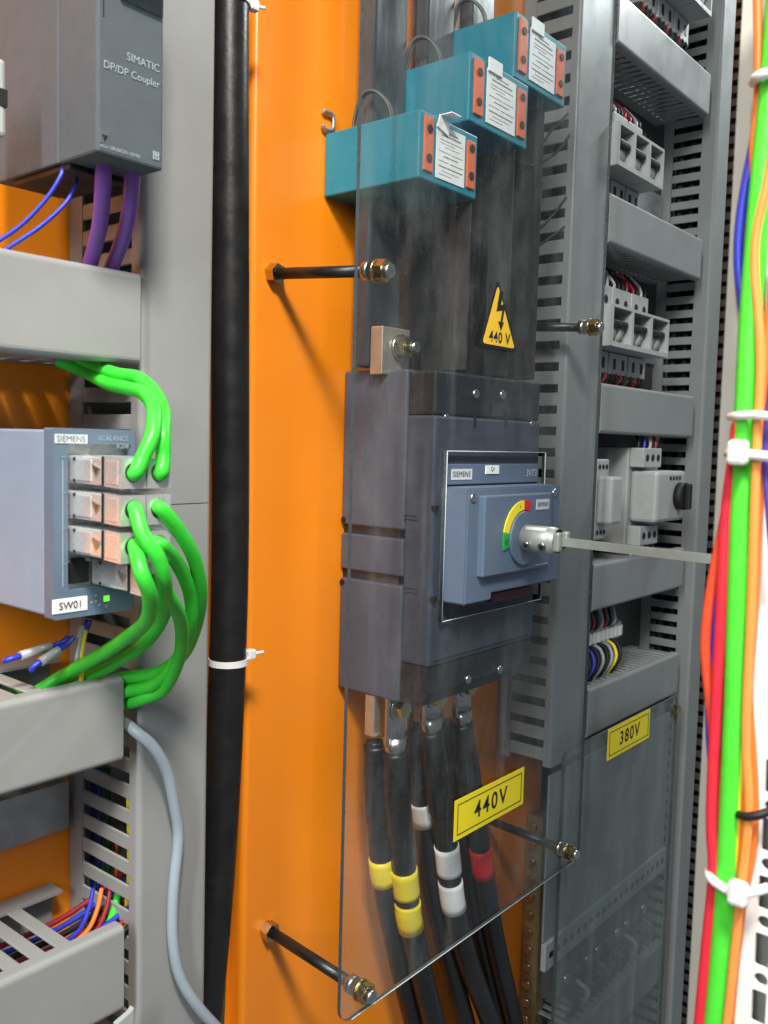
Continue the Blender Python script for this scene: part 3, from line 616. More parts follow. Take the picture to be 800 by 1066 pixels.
def arc(a0, a1, r0, r1, m, nm):
    V = []; n = 14
    for k in range(n + 1):
        a = math.radians(a0 + (a1 - a0) * k / n)
        for r in (r0, r1):
            for y in (RY - .0012, RY + .0003): V.append((dc.x + r * math.cos(a), y, dc.z + r * math.sin(a)))
    F = []
    for k in range(n):
        b = k * 4; F += [[b, b + 2, b + 6, b + 4], [b, b + 4, b + 5, b + 1], [b + 2, b + 3, b + 7, b + 6]]
    F += [[0, 1, 3, 2], [n * 4, n * 4 + 2, n * 4 + 3, n * 4 + 1]]
    return MB().add(V, F).build(nm, m, ob)
arc(92, 70, .0225, .0300, REDP, 'trip_mark'); arc(92, 168, .0225, .0300, YELB, 'tripped_zone'); arc(168, 196, .0225, .0300, GRP, 'off_mark')
text('lettering', 'O', .0050, (dc.x + .0262 * math.cos(math.radians(184)), RY - .0016, dc.z + .0262 * math.sin(math.radians(184))), INK, ob, align='CENTER')
text('lettering', '+', .0050, (dc.x + .0262 * math.cos(math.radians(106)), RY - .0016, dc.z + .0262 * math.sin(math.radians(106))), INK, ob, align='CENTER')
q = at(565, 587, RY); MB().box(q.x - .012, q.x + .008, RY - .0004, RY + .0003, q.z - .0007, q.z + .0007).build('dial_line', GREYINK, ob)
q0, q1 = at(512, 618, -.112), at(552, 618, -.112); zq = at(525, 620, -.112).z
MB().box(q0.x, q1.x, -.1120, YF - .0009, zq - .0035, zq + .0035, .0005).build('red_release', mat('dark_red_plastic', '4A1216', .45), ob)
# coupling and shaft
sh = thing('drive_shaft', 'long square steel shaft with a silver clamp coupling on the breaker dial', 'drive shaft', (dc.x, -.15, dc.z - .012))
cy0, cy1 = RY - .003, -.1580
mb = MB().cyl((dc.x, cy1 + .004, dc.z), (dc.x, cy0, dc.z), .0108, 28); mb.cyl((dc.x, cy1, dc.z), (dc.x, cy1 + .004, dc.z), .0096, 28, r1=.0108, cap=False); mb.build('coupling', ALU, sh)
mb = MB().box(dc.x - .0098, dc.x - .0034, cy1 - .0055, cy1, dc.z - .0075, dc.z + .0075, .0015); mb.build('coupling_jaw', ALU, sh)
mb = MB().box(dc.x + .0034, dc.x + .0098, cy1 - .0055, cy1, dc.z - .0075, dc.z + .0075, .0015); mb.build('coupling_jaw', ALU, sh)
for yq in (cy0 - .007, cy0 - .021):
    a = Vector((-.86, 0, -.36)).normalized(); p = Vector((dc.x, yq, dc.z)) + a * .0102
    s = MB().cyl(p, p + a * .0026, .0034, 16).build('clamp_screw', STEEL, sh)
    MB().hexa(p + a * .0020, p + a * .0029, .0017).build('socket', BLACKM, s)
a = Vector((-.55, 0, .83)).normalized(); V = []
MB().tube([Vector((dc.x, cy0 - .0035, dc.z)) + a * .0088, Vector((dc.x, cy0 - .022, dc.z)) + a * .0088], .0026, 12, 1).build('sticker', WHITE, sh)
e = at(740, 583, -.279); f0 = Vector((dc.x, cy1 + .002, dc.z)); dr = (Vector((dc.x + .0, -.279, e.z)) - f0)
mb = MB(); hw = .0031; E1 = f0 + dr * 1.45
A = [f0 + Vector((sx * hw, 0, szz * hw)) for sx, szz in ((-1, -1), (1, -1), (1, 1), (-1, 1))]; B = [E1 + Vector((sx * hw, 0, szz * hw)) for sx, szz in ((-1, -1), (1, -1), (1, 1), (-1, 1))]
mb.add(A + B, [[0, 1, 5, 4], [1, 2, 6, 5], [2, 3, 7, 6], [3, 0, 4, 7], [3, 2, 1, 0], [4, 5, 6, 7]]); mb.build('shaft', ALU, sh)

# ================================================================== CLEAR SHEET with opening, standoffs, stickers
PY0, PY1 = -.1000, -.0970
sx0_, sx1_, szb, szt = .4497, .8040, zz(-.4085), zz(.60)
out = rrect(sx0_, sx1_, szb, szt, .012)
cut = [(.5560, zz(-.1360)), (.7055, zz(-.1360)), (.7035, zz(-.0055)), (.5560, zz(-.0055))]
t = thing('clear_guard_sheet', 'clear acrylic guard sheet with a window for the breaker dial', 'guard sheet', ((sx0_ + sx1_) / 2, -.098, szb), 'clear guard sheets')
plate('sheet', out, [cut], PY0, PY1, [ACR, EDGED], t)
# sawn bright rim of the window
wd = .00045
mb = MB()
for a, b in zip(cut, cut[1:] + cut[:1]): mb.cyl((a[0], PY0 - .0002, a[1]), (b[0], PY0 - .0002, b[1]), wd, 6)
mb.build('window_rim', EDGEW, t)
mb = MB()
mb.cyl((sx0_ + .012, PY0 - .0002, szb), (sx1_ - .012, PY0 - .0002, szb), .00045, 6); mb.build('lower_rim', EDGEW, t)
# triangle sticker
tb0, tb1, tt = at(499, 362, PY0), at(538, 365, PY0), at(518, 290, PY0)
zb_ = (tb0.z + tb1.z) / 2
def rtri(s):
    P = [Vector((tb0.x, zb_)), Vector((tb1.x, zb_)), Vector((tt.x, tt.z))]; c = (P[0] + P[1] + P[2]) / 3
    P = [c + (p - c) * s for p in P]; out = []
    for i in range(3):
        a, b, d = P[i - 1], P[i], P[(i + 1) % 3]
        for k in range(4):
            u = k / 3; p0 = b + (a - b).normalized() * .004 * s; p1 = b + (d - b).normalized() * .004 * s
            out.append(tuple((1 - u) ** 2 * p0 + 2 * u * (1 - u) * b + u * u * p1))
    return out
w_ = MB().prism(rtri(1.0), PY0 - .0005, PY0 - .0001, 'y').build('warning_sticker', INK, t)
MB().prism(rtri(.86), PY0 - .0007, PY0 - .00052, 'y').build('yellow_field', TRI, w_)
sc = (tt.z - zb_); cx = (tb0.x + tb1.x) / 2 + .0005
def bolt(pts): return [(cx + (a - .02) * sc * 1.55, zb_ + (b + .035) * sc) for a, b in pts]
mb = MB().prism(bolt([(-.01, .80), (.05, .80), (.015, .60), (.095, .63), (.045, .33), (.015, .33), (.045, .53), (-.055, .50)]), PY0 - .0010, PY0 - .0008, 'y')
mb.prism(bolt([(.03, .235), (.075, .36), (-.02, .36)]), PY0 - .00105, PY0 - .00082, 'y'); mb.build('lightning_bolt', INK, w_)
text('lettering', '440 V', .0118, (cx - .0005, PY0 - .0010, zb_ + .0088), INK, w_, bold=.0002, align='CENTER', spacing=1.12)
# 440V sticker
a0, a1 = at(472, 877, PY0), at(472.5, 836, PY0); b0, b1 = at(544, 836, PY0), at(545, 797, PY0)
qx0, qx1, qz0, qz1 = a0.x, b0.x, (a0.z + b0.z) / 2, (a1.z + b1.z) / 2
def vlabel(txt, x0, x1, z0, z1, Y, parent, m):
    l = MB().box(x0, x1, Y - .0006, Y - .0001, z0, z1).build('voltage_label', m, parent)
    mb = MB(); i = (z1 - z0) * .12; lw = .0006
    for A_ in ((x0 + i, x1 - i, z0 + i, z0 + i + lw), (x0 + i, x1 - i, z1 - i - lw, z1 - i), (x0 + i, x0 + i + lw, z0 + i + lw, z1 - i - lw), (x1 - i - lw, x1 - i, z0 + i + lw, z1 - i - lw)): mb.box(A_[0], A_[1], Y - .0009, Y - .00062, A_[2], A_[3])
    mb.build('label_border', INK, l)
    text('lettering', txt, (z1 - z0) * .60, ((x0 + x1) / 2, Y - .0009, (z0 + z1) / 2), INK, l, bold=.0003, align='CENTER', spacing=1.25)
    return l
vlabel('440V', qx0, qx1, qz0, qz1, PY0, t, YEL)
def standoff(label, base, tip, group='threaded standoffs of the clear sheet'):
    base, tip = Vector(base), Vector(tip); d = (tip - base).normalized()
    t = thing('standoff', label, 'standoff', base, group)
    f = lambda y: base + d * ((y - base.y) / d.y)
    MB().hexa(f(-.0002), f(-.008), .0075).build('base_nut', ZINC, t)
    MB().cyl(f(-.0081), f(-.0900), .0042, 16).build('rod_sleeve', BLACK, t)
    MB().cyl(f(-.0955), f(-.0901), .0068, 20).build('spacer', STEEL, t)
    MB().cyl(f(-.1003), f(-.1016), .0080, 20).build('washer', ZINC, t)
    MB().hexa(f(-.1017), f(-.1085), .0076).build('nut', ZINC, t)
    MB().cyl(f(-.1086), f(-.1125), .0046, 16).build('rod_end', STEEL, t)
standoff('standoff of the clear sheet on orange panel, upper left, below lowest transformer', (.4666, 0, zz(.1217)), (.4690, -.105, zz(.1140)))
standoff('standoff of the clear sheet at its lower left rounded corner', (.4723, 0, zz(-.3839)), (.4700, -.105, zz(-.3905)))
standoff('standoff of the clear sheet, upper right, over the upright duct', (.7760, 0, zz(.1180)), (.7770, -.105, zz(.1115)))
standoff('standoff of the clear sheet at its lower right, below the breaker', (.7745, 0, zz(-.3870)), (.7745, -.105, zz(-.3920)))

# ================================================================== POWER CABLES UNDER THE BREAKER
def spline(P, i, t):
    a, b, c, d = P[max(i - 1, 0)], P[i], P[i + 1], P[min(i + 2, len(P) - 1)]
    return .5 * ((2 * b) + (c - a) * t + (2 * a - 5 * b + 4 * c - d) * t * t + (3 * b - 3 * c + d - a) * t ** 3)
def pcable(label, pts, r, bands, lug, m=SHRINK):
    P = PX(pts); t = thing('power_cable', label, 'power cable', P[0], 'black power cables')
    MB().tube(P, r, 20, 8).build('jacket', BLACK, t)
    MB().tube([P[0] + Vector((0, 0, .003))] + [spline(P, 0, k / 5) for k in range(6)] + [spline(P, 1, k / 10) for k in (1, 2, 3, 4)], lambda u: r * (0.78 + .34 * min(1, u * 2.6) - (.05 if u > .97 else 0)), 20, 4).build('heat_shrink', m, t)
    for (i, u, v, mm) in bands:
        MB().tube([spline(P, i, u + (v - u) * k / 6) for k in range(7)], r * 1.10, 20, 1).build('phase_band', mm, t)
    if lug:
        a = P[0]; lx = a.x; ztop = ZB + .004
        MB().box(lx - .0120, lx + .0120, a.y - .0022, a.y + .0022, a.z + .006, ztop, .0015).build('lug_palm', STEEL, t)
        MB().cyl((lx, a.y, a.z - .004), (lx, a.y, a.z + .013), r * .86, 18, r1=r * .98).build('lug_barrel', STEEL, t)
        MB().hexa((lx, a.y - .0042, ztop - .014), (lx, a.y - .011, ztop - .014), .0078).build('lug_bolt', ZINC, t)
        MB().cyl((lx, a.y - .0026, ztop - .014), (lx, a.y - .0041, ztop - .014), .0100, 18).build('washer', STEEL, t)
R_ = .0098
pcable('leftmost black power cable, one yellow band', [(391, 775, -.034), (393, 830, -.034), (397, 893, -.034), (400, 918, -.034), (412, 980, -.034), (432, 1066, -.034), (450, 1130, -.034)], R_, [(2, 0, 1, YELB)], False)
pcable('black power cable with two yellow bands under a silver lug', [(411, 782, -.052), (414, 840, -.052), (421, 905, -.052), (424.5, 939, -.052), (428, 966, -.052), (452, 1066, -.052), (470, 1130, -.052)], R_ * 1.05, [(2, 0, .75, YELB), (3, 0, 1, YELB)], True)
pcable('black power cable with one white band, behind the two white bands', [(432, 757, -.034), (435, 805, -.034), (439, 834, -.034), (442, 857, -.034), (455, 950, -.034), (485, 1066, -.034), (500, 1130, -.034)], R_, [(2, 0, 1, WHITEP)], False)
pcable('black power cable with two white bands in the middle', [(449, 760, -.054), (456, 820, -.054), (465, 880, -.054), (469, 917, -.054), (473, 945, -.054), (487, 1000, -.052), (512, 1066, -.050), (535, 1130, -.050)], R_ * 1.05, [(2, 0, .72, WHITEP), (3, 0, 1, WHITEP)], True)
pcable('black power cable behind the yellow 440V label, no band showing', [(470, 752, -.032), (478, 820, -.032), (486, 890, -.032), (496, 960, -.032), (520, 1066, -.032), (535, 1130, -.032)], R_, [], False)
pcable('rightmost black power cable with one red band beside the 440V label', [(481, 752, -.052), (490, 820, -.052), (500, 882, -.052), (504, 910, -.052), (516, 980, -.050), (536, 1066, -.048), (552, 1130, -.048)], R_, [(2, 0, 1, REDP)], True)
q = at(391, 757, -.04)
for i, (px, py) in enumerate(((389, 748), (424, 742))):
    q = at(px, py, -.036)
    tag(MB().box(q.x - .004, q.x + .004, -.040, -.030, q.z - .014, ZB - .0006, .0006).build('copper_terminal', COPPER), ('copper terminal bar under the left edge of the big breaker', 'copper terminal bar under the breaker between the first two cable pairs')[i], 'terminal', 'copper terminals')

# upright rail with screws at the bottom
t = thing('earth_rail', 'upright rail with a column of screws at the bottom, right of the power cables', 'terminal rail', (.875, -.01, zz(-.72)))
MB().box(.868, .886, -.022, -.0005, zz(-.72), zz(-.412), .001).build('bar', mat('dull_brass', '8C7C58', .45, .4, var=.25, vscale=60), t)
for k in range(14):
    z = zz(-.424 - .0205 * k); s = MB().cyl((.8678, -.011, z), (.8640, -.011, z), .0048, 12).build('screw', STEEL, t)

# ================================================================== RIGHT SECTION DEVICES
DEVY = -.064
def module_row(base_label, x0, n, wmod, zc, hgt, toggles, gname, tags=()):
    for k in range(n):
        a = x0 + k * wmod; b = a + wmod - .0006
        t = thing('breaker_module', base_label[k], 'breaker', ((a + b) / 2, -.03, zz(zc - hgt)), gname)
        MB().box(a, b, -.040, -.006, zz(zc - hgt), zz(zc + hgt), .001).build('housing', LGREY, t)
        # upper terminal bank with holes, lower terminal bank with slots
        ub = MB().box(a + .0015, b - .0015, -.052, -.0402, zz(zc + hgt * .42), zz(zc + hgt * .92), .001).build('upper_terminals', LGREY, t)
        lb = MB().box(a + .0015, b - .0015, -.052, -.0402, zz(zc - hgt * .95), zz(zc - hgt * .48), .001).build('lower_terminals', LGREY, t)
        for j in range(2):
            xc = a + wmod * (.28 + .44 * j)
            MB().cyl((xc, -.0523, zz(zc + hgt * .62)), (xc, -.0505, zz(zc + hgt * .62)), .0046, 12).build('terminal_hole', BLACKM, ub)
            MB().box(xc - .0036, xc + .0036, -.0524, -.0505, zz(zc - hgt * .84), zz(zc - hgt * .60), .001).build('terminal_slot', BLACKM, lb)
        # hooded front frame with recess
        z0, z1 = zz(zc - hgt * .46), zz(zc + hgt * .40)
        fr = plate('front_frame', rrect(a, b, z0, z1, .001), [rrect(a + .0022, b - .0022, z0 + .005, z1 - .003, .001)], DEVY - .014, -.0403, LGREY, t)
        MB().prism([(-.0405, z0 + .004), (DEVY - .010, z0 + .004), (-.0405, z0 + (z1 - z0) * .26)], a + .0023, b - .0023, 'x').build('ramp', LGREY, t)
        MB().box(a + .0023, b - .0023, -.0415, -.0405, z0 + (z1 - z0) * .26, z1 - .003).build('recess', PVCK, t)
        for j in range(toggles):
            xc = a + wmod * ((j + .5) / toggles * .7 + .15)
            tg = MB().box(xc - wmod / toggles * .34, xc + wmod / toggles * .34, -.077, -.0416, z0 + (z1 - z0) * .50, z0 + (z1 - z0) * .66, .002).build('toggle', BLACKM, t)
            MB().cyl((xc - wmod / toggles * .22, -.062, z0 + (z1 - z0) * .40), (xc + wmod / toggles * .22, -.062, z0 + (z1 - z0) * .40), .0105, 18).build('toggle_drum', LGREY, t)
        if k in tags: MB().box(a + .010, a + .020, -.0545, -.0526, zz(zc + hgt * .42), zz(zc + hgt * .56)).build('tag', WHITE, t)
        for j in range(4):
            xc = a + wmod * (.16 + .22 * j)
            MB().tube([(xc, -.050, zz(zc - hgt * .92)), (xc + .001, -.052, zz(zc - hgt * 1.05)), (xc + .004 - .003 * j, -.040, zz(zc - hgt * 1.30))], .0018, 7, 4).build('lead', BLACKM if (j + k) % 3 else REDW, t)
        for j in range(4):
            xc = a + wmod * (.16 + .22 * j)
            MB().tube([(xc, -.050, zz(zc + hgt * .90)), (xc + .002, -.049, zz(zc + hgt * 1.02)), (xc + .006 + .004 * j, -.040, zz(zc + hgt * 1.22)), (xc + .008, -.030, zz(zc + hgt * 1.45))], .0017, 7, 4).build('lead', (BLACKM, REDW, BLACKM, CLEARTAG, BLACKM)[(k * 3 + j) % 5], t)
module_row(['top row white breaker at the left, half cut by the picture top', 'top row white breaker in the middle, cut by the picture top', 'top row white breaker at the right end, cut by the picture top'], .955, 3, .046, .535, .052, 2, 'top row breakers')
module_row(['upper row white breaker nearest the clear sheet', 'upper row white breaker, middle of three', 'upper row white breaker, right end of three'], .8655, 3, .0375, .3085, .050, 1, 'upper row breakers')
module_row(['lower row white breaker cut off by the clear sheet edge', 'lower row white breaker with two toggles, middle', 'lower row white breaker with two toggles, right end'], .832 + .0375, 3, .0485, .128, .050, 2, 'lower row breakers', tags=(0, 1))
for zc, lab in ((.3085, 'steel rail carrying the upper row of white breakers'), (.128, 'steel rail carrying the lower row of white breakers'), (-.055, 'steel rail carrying the motor starter'), (.535, 'steel rail carrying the top row of white breakers')):
    tag(MB().box(.872, 1.146, -.0060, -.0022, zz(zc - .0175), zz(zc + .0175), .001).build('din_rail', GALV), lab, 'mounting rail', 'far mounting rails')
# motor starter
mx0, mx1, mz0, mz1 = .985, 1.062, zz(-.0835), zz(-.0250)
t = thing('motor_starter', 'pale motor starter with a black rotary dial between far ducts', 'motor starter', ((mx0 + mx1) / 2, -.03, mz0 - .02))
MB().box(mx0 - .012, mx1 - .004, -.055, -.006, mz0 - .028, mz1 + .026, .002).build('housing', LGREY, t)
MB().box(mx0 - .006, mx1, -.088, -.0552, mz0, mz1, .004).build('front_block', LGREY, t)
q = Vector((mx1 - .022, -.088, (mz0 + mz1) / 2))
MB().cyl((q.x, -.0885, q.z), (q.x, -.0975, q.z), .0160, 24).build('dial', BLACKM, t)
MB().box(q.x - .004, q.x + .004, -.104, -.0973, q.z - .015, q.z + .015, .0015).build('dial_grip', BLACKM, t)
for s in (0, 1):
    zc = mz1 + .015 if s == 0 else mz0 - .016
    b = MB().box(mx0 - .010, mx0 + .040, -.072, -.0552, zc - .011, zc + .011, .001).build('terminal_bank', LGREY, t)
    for k in range(3): MB().cyl((mx0 + .0 + k * .015, -.0724, zc), (mx0 + .0 + k * .015, -.070, zc), .0042, 12).build('terminal_hole', BLACKM, b)
for k in range(4):
    MB().box(mx0 + .028 + k * .009, mx0 + .033 + k * .009, -.0885, -.0879, mz1 - .010, mz1 - .006).build('marking', INK, t)
for k in range(4):
    x = mx0 - .006 + k * .016; m = (BLACKM, BLUE, CLEARTAG, REDW)[k]
    MB().tube([(x, -.062, mz1 + .024), (x + .002, -.062, mz1 + .034), (x + .008, -.048, mz1 + .055), (x + .01, -.035, mz1 + .075)], .0018, 7, 4).build('lead', m, t)
    MB().tube([(x, -.062, mz0 - .024), (x + .002, -.062, mz0 - .034), (x + .006, -.050, mz0 - .05), (x + .006, -.035, mz0 - .062)], .0018, 7, 4).build('lead', (CLEARTAG, REDW, BLACKM, REDW)[k], t)
t = thing('contactor', 'pale contactor left of the motor starter, mostly behind the clear sheet', 'contactor', (.905, -.03, zz(-.11)))
MB().box(.872, .902, -.066, -.006, zz(-.098), zz(-.012), .002).build('housing', LGREY, t)
MB().box(.874, .899, -.084, -.0662, zz(-.080), zz(-.030), .003).build('front_block', LGREY, t)
for k in range(3): MB().cyl((.879 + k * .008, -.0666, zz(-.020)), (.879 + k * .008, -.065, zz(-.020)), .0026, 12).build('terminal_hole', BLACKM, t)
for k in range(3): MB().cyl((.879 + k * .008, -.0666, zz(-.090)), (.879 + k * .008, -.065, zz(-.090)), .0026, 12).build('terminal_hole', BLACKM, t)
# terminal blocks with wires above the fifth duct
for k in range(11):
    x = .878 + k * .011
    t = thing('terminal_block', ORD[k] + ' thin terminal block from the left in the far row over the fifth duct', 'terminal block', (x + .005, -.02, zz(-.232)), 'far terminal blocks')
    MB().prism([(-.002, zz(-.232)), (-.030, zz(-.232)), (-.044, zz(-.222)), (-.044, zz(-.205)), (-.030, zz(-.195)), (-.002, zz(-.195))], x, x + .0100, 'x').build('housing', LGREY if k % 4 else BLUEG, t)
    MB().box(x + .002, x + .008, -.0465, -.0442, zz(-.220), zz(-.208)).build('tag', WHITE, t)
    if k < 9:
        m = (GREYW, BLACKM, BLUE, BLACKM, CLEARTAG, BLACKM, GREYW, YELW, BLACKM)[k]
        MB().tube([(x + .005, -.040, zz(-.221)), (x + .006, -.052, zz(-.226)), (x + .002, -.058, zz(-.240)), (x - .004, -.050, zz(-.258)), (x - .006, -.042, zz(-.272))], .0020, 7, 5).build('lead', m, t)
        MB().tube([(x + .005, -.040, zz(-.206)), (x + .005, -.048, zz(-.200)), (x + .009, -.044, zz(-.188)), (x + .012, -.034, zz(-.168))], .0018, 7, 5).build('lead', (REDW, BLACKM, CLEARTAG)[k % 3], t)

# second guard sheet with 380V
P2 = -.084
s2x0, s2x1, s2z1 = .792, at(705, 720, P2).x, zz(-.302)
t = thing('clear_guard_sheet', 'dusty clear guard sheet with painted reflection haze, carrying the yellow 380V label', 'guard sheet', ((s2x0 + s2x1) / 2, P2, zz(-1.0)), 'clear guard sheets')
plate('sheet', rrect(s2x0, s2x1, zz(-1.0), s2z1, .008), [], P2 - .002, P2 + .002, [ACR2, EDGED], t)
a0, a1, b0, b1 = at(630, 789, P2), at(631, 757, P2), at(673.5, 770, P2), at(673.5, 740, P2)
vlabel('380V', a0.x, b0.x, (a0.z + b0.z) / 2, (a1.z + b1.z) / 2, P2 - .002, t, YEL)
q = at(702, 738, P2)
t = thing('standoff', 'small standoff bolt at the upper right corner of the 380V sheet', 'standoff', (s2x1 - .012, 0, zz(-.318)))
zc = zz(-.318)
MB().cyl((s2x1 - .012, -.0005, zc), (s2x1 - .012, P2 + .0022, zc), .0045, 14).build('rod', BLACK, t)
MB().hexa((s2x1 - .012, P2 - .0022, zc), (s2x1 - .012, P2 - .009, zc), .0075).build('nut', ZINC, t)
# behind the second sheet: duct, terminals and wires
t = thing('cover_plate', 'large flat grey cover plate with a reflected row of holes built in, behind the 380V sheet', 'cover plate', (.96, -.05, zz(-.545)))
MB().box(.806, 1.118, -.0620, -.0595, zz(-.515), zz(-.336), .001).build('plate', PVCD, t)
MB().box(.806, 1.118, -.0655, -.0595, zz(-.545), zz(-.5155), .001).build('reflection_strip', LGREY, t)  # reflection of the perforated post, built as a solid strip
first = None
for k in range(20):
    x = .818 + k * .0152
    if first is None: first = MB().box(x - .0042, x + .0042, -.0660, -.0640, zz(-.533), zz(-.526), .0012).build('reflected_hole', BLACKM, t)  # dark marks for the reflected post holes
    else: dup(first, (x, LOC[first.name].y, LOC[first.name].z), t)
for x in (.905, 1.095): MB().cyl((x, -.0598, zz(-.40)), (x, -.0025, zz(-.40)), .005, 12).build('pillar', BLACKM, t)
for k in range(9):
    x = .880 + k * .026
    t = thing('terminal_block', ORD[k] + ' dark terminal block from the left under the grey cover plate', 'terminal block', (x + .01, -.02, zz(-.625)), 'dark terminal blocks')
    MB().prism([(-.0022, zz(-.625)), (-.034, zz(-.625)), (-.046, zz(-.612)), (-.046, zz(-.585)), (-.034, zz(-.570)), (-.0022, zz(-.570))], x, x + .0240, 'x').build('housing', (PVCK, ANTH, PVCK)[k % 3], t)
    MB().cyl((x + .012, -.0480, zz(-.598)), (x + .012, -.0445, zz(-.598)), .006, 12).build('screw', (STEEL, mat('dull_brass', '8C7C58', .45, .4, var=.25, vscale=60), STEEL)[k % 3], t)
    MB().tube([(x + .012, -.045, zz(-.612)), (x + .013, -.060, zz(-.620)), (x + .010, -.056, zz(-.634)), (x + .008, -.045, zz(-.650))], .0032, 7, 5).build('lead', (BLACKM, GREYW, BLACKM, PVCK, BLACKM)[k % 5], t)
hduct('lowest far level duct, dim at the bottom behind the 380V sheet', AX1 + .002, 1.115, -.0022, DYF, zz(-.690), zz(-.640), .0130, .55, PVCD, True, True, GD)
# loose dark wires right of the transformers
for k, (pts, lab) in enumerate((([(540, 130, -.03), (560, 150, -.05), (575, 135, -.06), (592, 118, -.065)], 'thin dark wire right of the highest transformer, upper'), ([(535, 165, -.03), (555, 172, -.05), (578, 160, -.06), (594, 140, -.065)], 'thin dark wire right of the middle transformer, middle'),
                               ([(530, 250, -.02), (552, 245, -.04), (575, 225, -.055), (590, 205, -.06)], 'thin dark wire crossing the slotted duct, lower'), ([(528, 268, -.02), (550, 262, -.04), (572, 248, -.05), (588, 236, -.06)], 'thin dark wire crossing the slotted duct, lowest'))):
    p = PX([(a, b, c - .028) for a, b, c in pts]); p = [Vector((min(v.x, .797), v.y, v.z)) for v in p]
    wire('dark_wire', lab, 'wire', p, .0013, BLACKM, 'dark wires by the transformers', n=7)

# ================================================================== NEAR POST WITH CABLE BUNDLE
PXP = .318
yA = atX(757, 1000, PXP).y; yC = atX(719, 1000, PXP + .010).y; yN = yA - .062
t = thing('frame_post', 'white perforated cabinet post at the right picture edge', 'frame post', (PXP + .02, (yC + yN) / 2, zz(-.42)))
Z0, Z1 = zz(-.42), zz(.42)
holes = []; cy = atX(795.5, 955, PXP).y; zb = atX(788, 988, PXP).z
k0 = -14
for k in range(k0, 30):
    z = zb + k * .0206
    if Z0 + .01 < z < Z1 - .02:
        holes.append(rrect(cy - .0024, cy + .0024, z - .0060, z + .0060, .0006, 2)); holes.append(circ(cy - .0002, z + .0103, .0023, 14))
plate('perforated_face', [(yN, Z0), (yA, Z0), (yA, Z1), (yN, Z1)], holes, PXP, PXP + .0016, WHITEP, t, plane='x')
MB().box(PXP + .0002, PXP + .0100, yA + .0001, yA + .0016, Z0, Z1).build('step', SHADEP, t)
MB().box(PXP + .0100, PXP + .0116, yA + .0017, yC, Z0, Z1).build('rear_flange', SHADEP, t)
MB().box(PXP + .0002, PXP + .040, yN - .0016, yN - .0001, Z0, Z1).build('front_return', WHITEP, t)
MB().box(PXP + .0385, PXP + .040, yN, yC, Z0, Z1).build('back_wall', SHADEP, t)
MB().box(PXP + .0117, PXP + .0384, yC - .0016, yC, Z0, Z1).build('rear_return', SHADEP, t)
CX = PXP - .0062
def bundle(name, label, pts, r, m, dx=0.0, n=12):
    wire(name, label, 'cable', [atX(a, b, CX + dx) for a, b in pts], r, m, 'cables strapped to the post', n=n, sub=7)
bundle('green_cable', 'thick bright green cable strapped to the white post', [(814, -60), (806, 50), (802, 100), (793, 190), (782, 324), (777, 420), (771.5, 540), (768, 640), (765, 740), (760, 850), (756, 920), (750, 1000), (744, 1066), (734, 1150)], .0037, mat('bright_green_jacket', '4FDD38', .5, var=.10, vscale=80, bump=.2, bscale=300), 0, 18)
bundle('red_cable', 'red cable left of the green one on the white post', [(768, 440), (764, 475), (756, 540), (751, 640), (745.5, 740), (741, 850), (743, 910), (736, 985), (728.5, 1066), (722, 1150)], .0020, RED, -.001)
bundle('red_cable', 'orange red cable bulging leftmost from the post bundle', [(764, 470), (757, 530), (748, 575), (739, 625), (735, 665), (736, 695), (741, 740), (746, 800), (749, 880)], .0019, mat('orange_red_jacket', 'E8502E', .42), .0015)
bundle('blue_wire', 'blue wire at the left of the post bundle, lower', [(757, 520), (747, 620), (741, 690), (738, 740), (741, 800), (747, 870)], .0013, BLUE, .0025)
bundle('blue_wire', 'blue wire bowing out left of the green cable, upper', [(792, 100), (785, 150), (777, 190), (771, 230), (769, 270), (773, 315), (780, 350), (786, 390)], .0017, BLUE, .0020)
bundle('orange_wire', 'orange wire at the left of the green cable near the top', [(788, -40), (790, 60), (789, 110), (785, 160), (788, 220)], .0015, ORW, .0005)
bundle('orange_wire', 'pale orange wire looping in front of the green cable, upper right', [(806, 150), (799, 190), (788, 240), (786, 285), (790, 330), (792, 380), (790, 430), (786, 520), (783, 620), (778, 720), (777, 780), (780, 840), (776, 890), (771, 930), (764, 1000), (757, 1066), (749, 1140)], .0015, mat('pale_orange_jacket', 'F79A4A', .42), -.003)
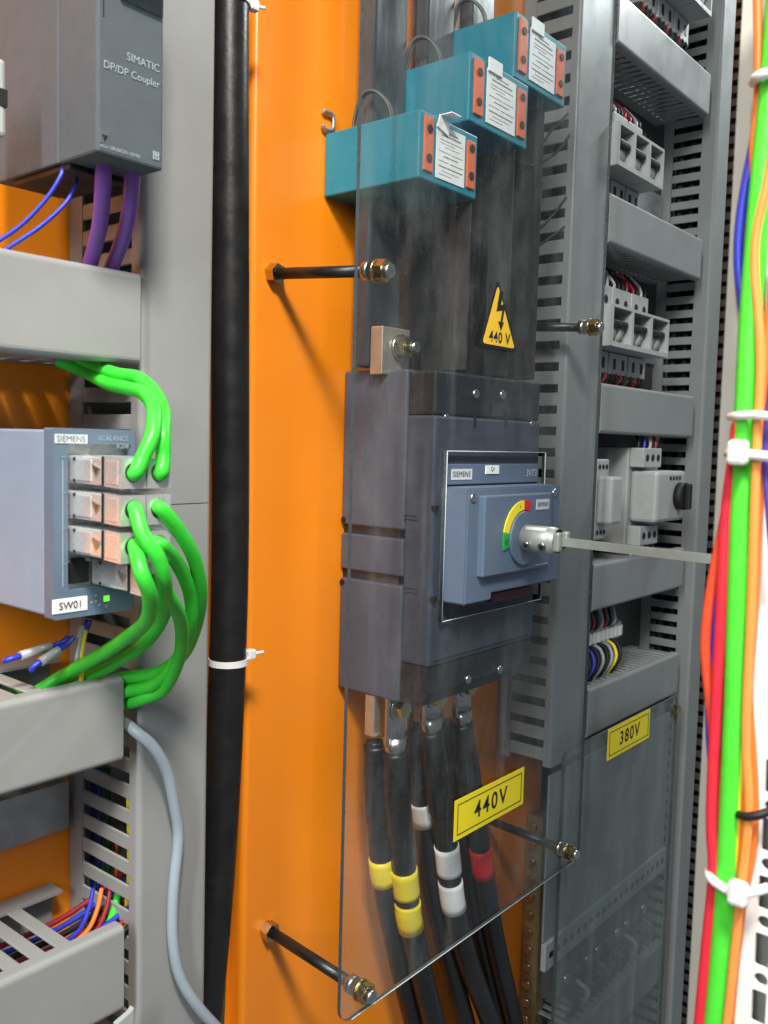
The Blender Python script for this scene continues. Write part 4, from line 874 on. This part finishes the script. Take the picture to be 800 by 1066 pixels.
bundle('orange_wire', 'orange wire behind the pale one, along the right of the green cable', [(808, 260), (800, 340), (793, 430), (788, 520), (784, 620), (778, 730), (774, 800), (772, 870), (769, 930), (761, 1000), (754, 1066), (746, 1140)], .0015, ORW, .0005)
bundle('orange_wire', 'outermost orange wire bulging right over the white post face', [(796, 430), (791, 520), (785, 640), (780, 720), (784, 790), (786, 845), (783, 890), (775, 930), (766, 1000), (760, 1066)], .0014, ORW, .0020)
bundle('yellow_wire', 'thin yellow wire hugging the right edge of the green cable', [(789, 430), (783, 520), (779, 620), (776, 720), (771, 810), (766, 890), (759, 950)], .0008, YELW, -.001)
bundle('purple_wire', 'thin purple wire right of the orange wires near the upper tie', [(806, 380), (799, 440), (797, 480), (801, 540), (806, 600)], .0011, mat('violet_jacket', '4E3FA8', .42), 0)
def strap(label, pts, r, head, m, dx=-.006, hr=.0042):
    P = [atX(a, b, CX + dx + c) for a, b, c in pts]
    t = thing('cable_tie', label, 'cable tie', P[0], 'ties on the post bundle')
    mb = MB(); up = Vector((0, 0, 1)); V = []; 
    Q = P
    d = MB().tube(Q, r, 8, 6); d.build('strap', m, t)
    if head:
        h = atX(head[0], head[1], CX + dx - .002)
        MB().box(h.x - .003, h.x + .002, h.y - hr * .75, h.y + hr * .75, h.z - hr, h.z + hr, .0015).build('head', m, t)
    return t
strap('upper thin white tie across the post bundle', [(760, 434, .010), (768, 433, .002), (784, 432, 0), (800, 433, 0), (815, 434, .004)], .0014, None, NYLON)
strap('white tie with a square head on the green cable, above the red cables', [(758, 472, .010), (765, 471, .001), (780, 473, 0), (797, 475, .001), (812, 476, .004)], .0017, (769, 471), NYLON)
strap('slanted white tie with a round head low on the post bundle', [(737, 906, .010), (740, 914, .002), (750, 922, 0), (764, 929, 0), (782, 929, 0), (800, 924, .004)], .0017, (769, 929), NYLON)
strap('white tie at the top of the post bundle', [(785, 86, .010), (789, 80, .001), (800, 76, 0), (815, 72, .003)], .0018, None, NYLON)
strap('dark tie round the orange wires on the post', [(769, 848, .003), (776, 850, 0), (788, 849, 0), (798, 846, .002), (806, 843, .005)], .0015, None, BLACKM, dx=-.0045)
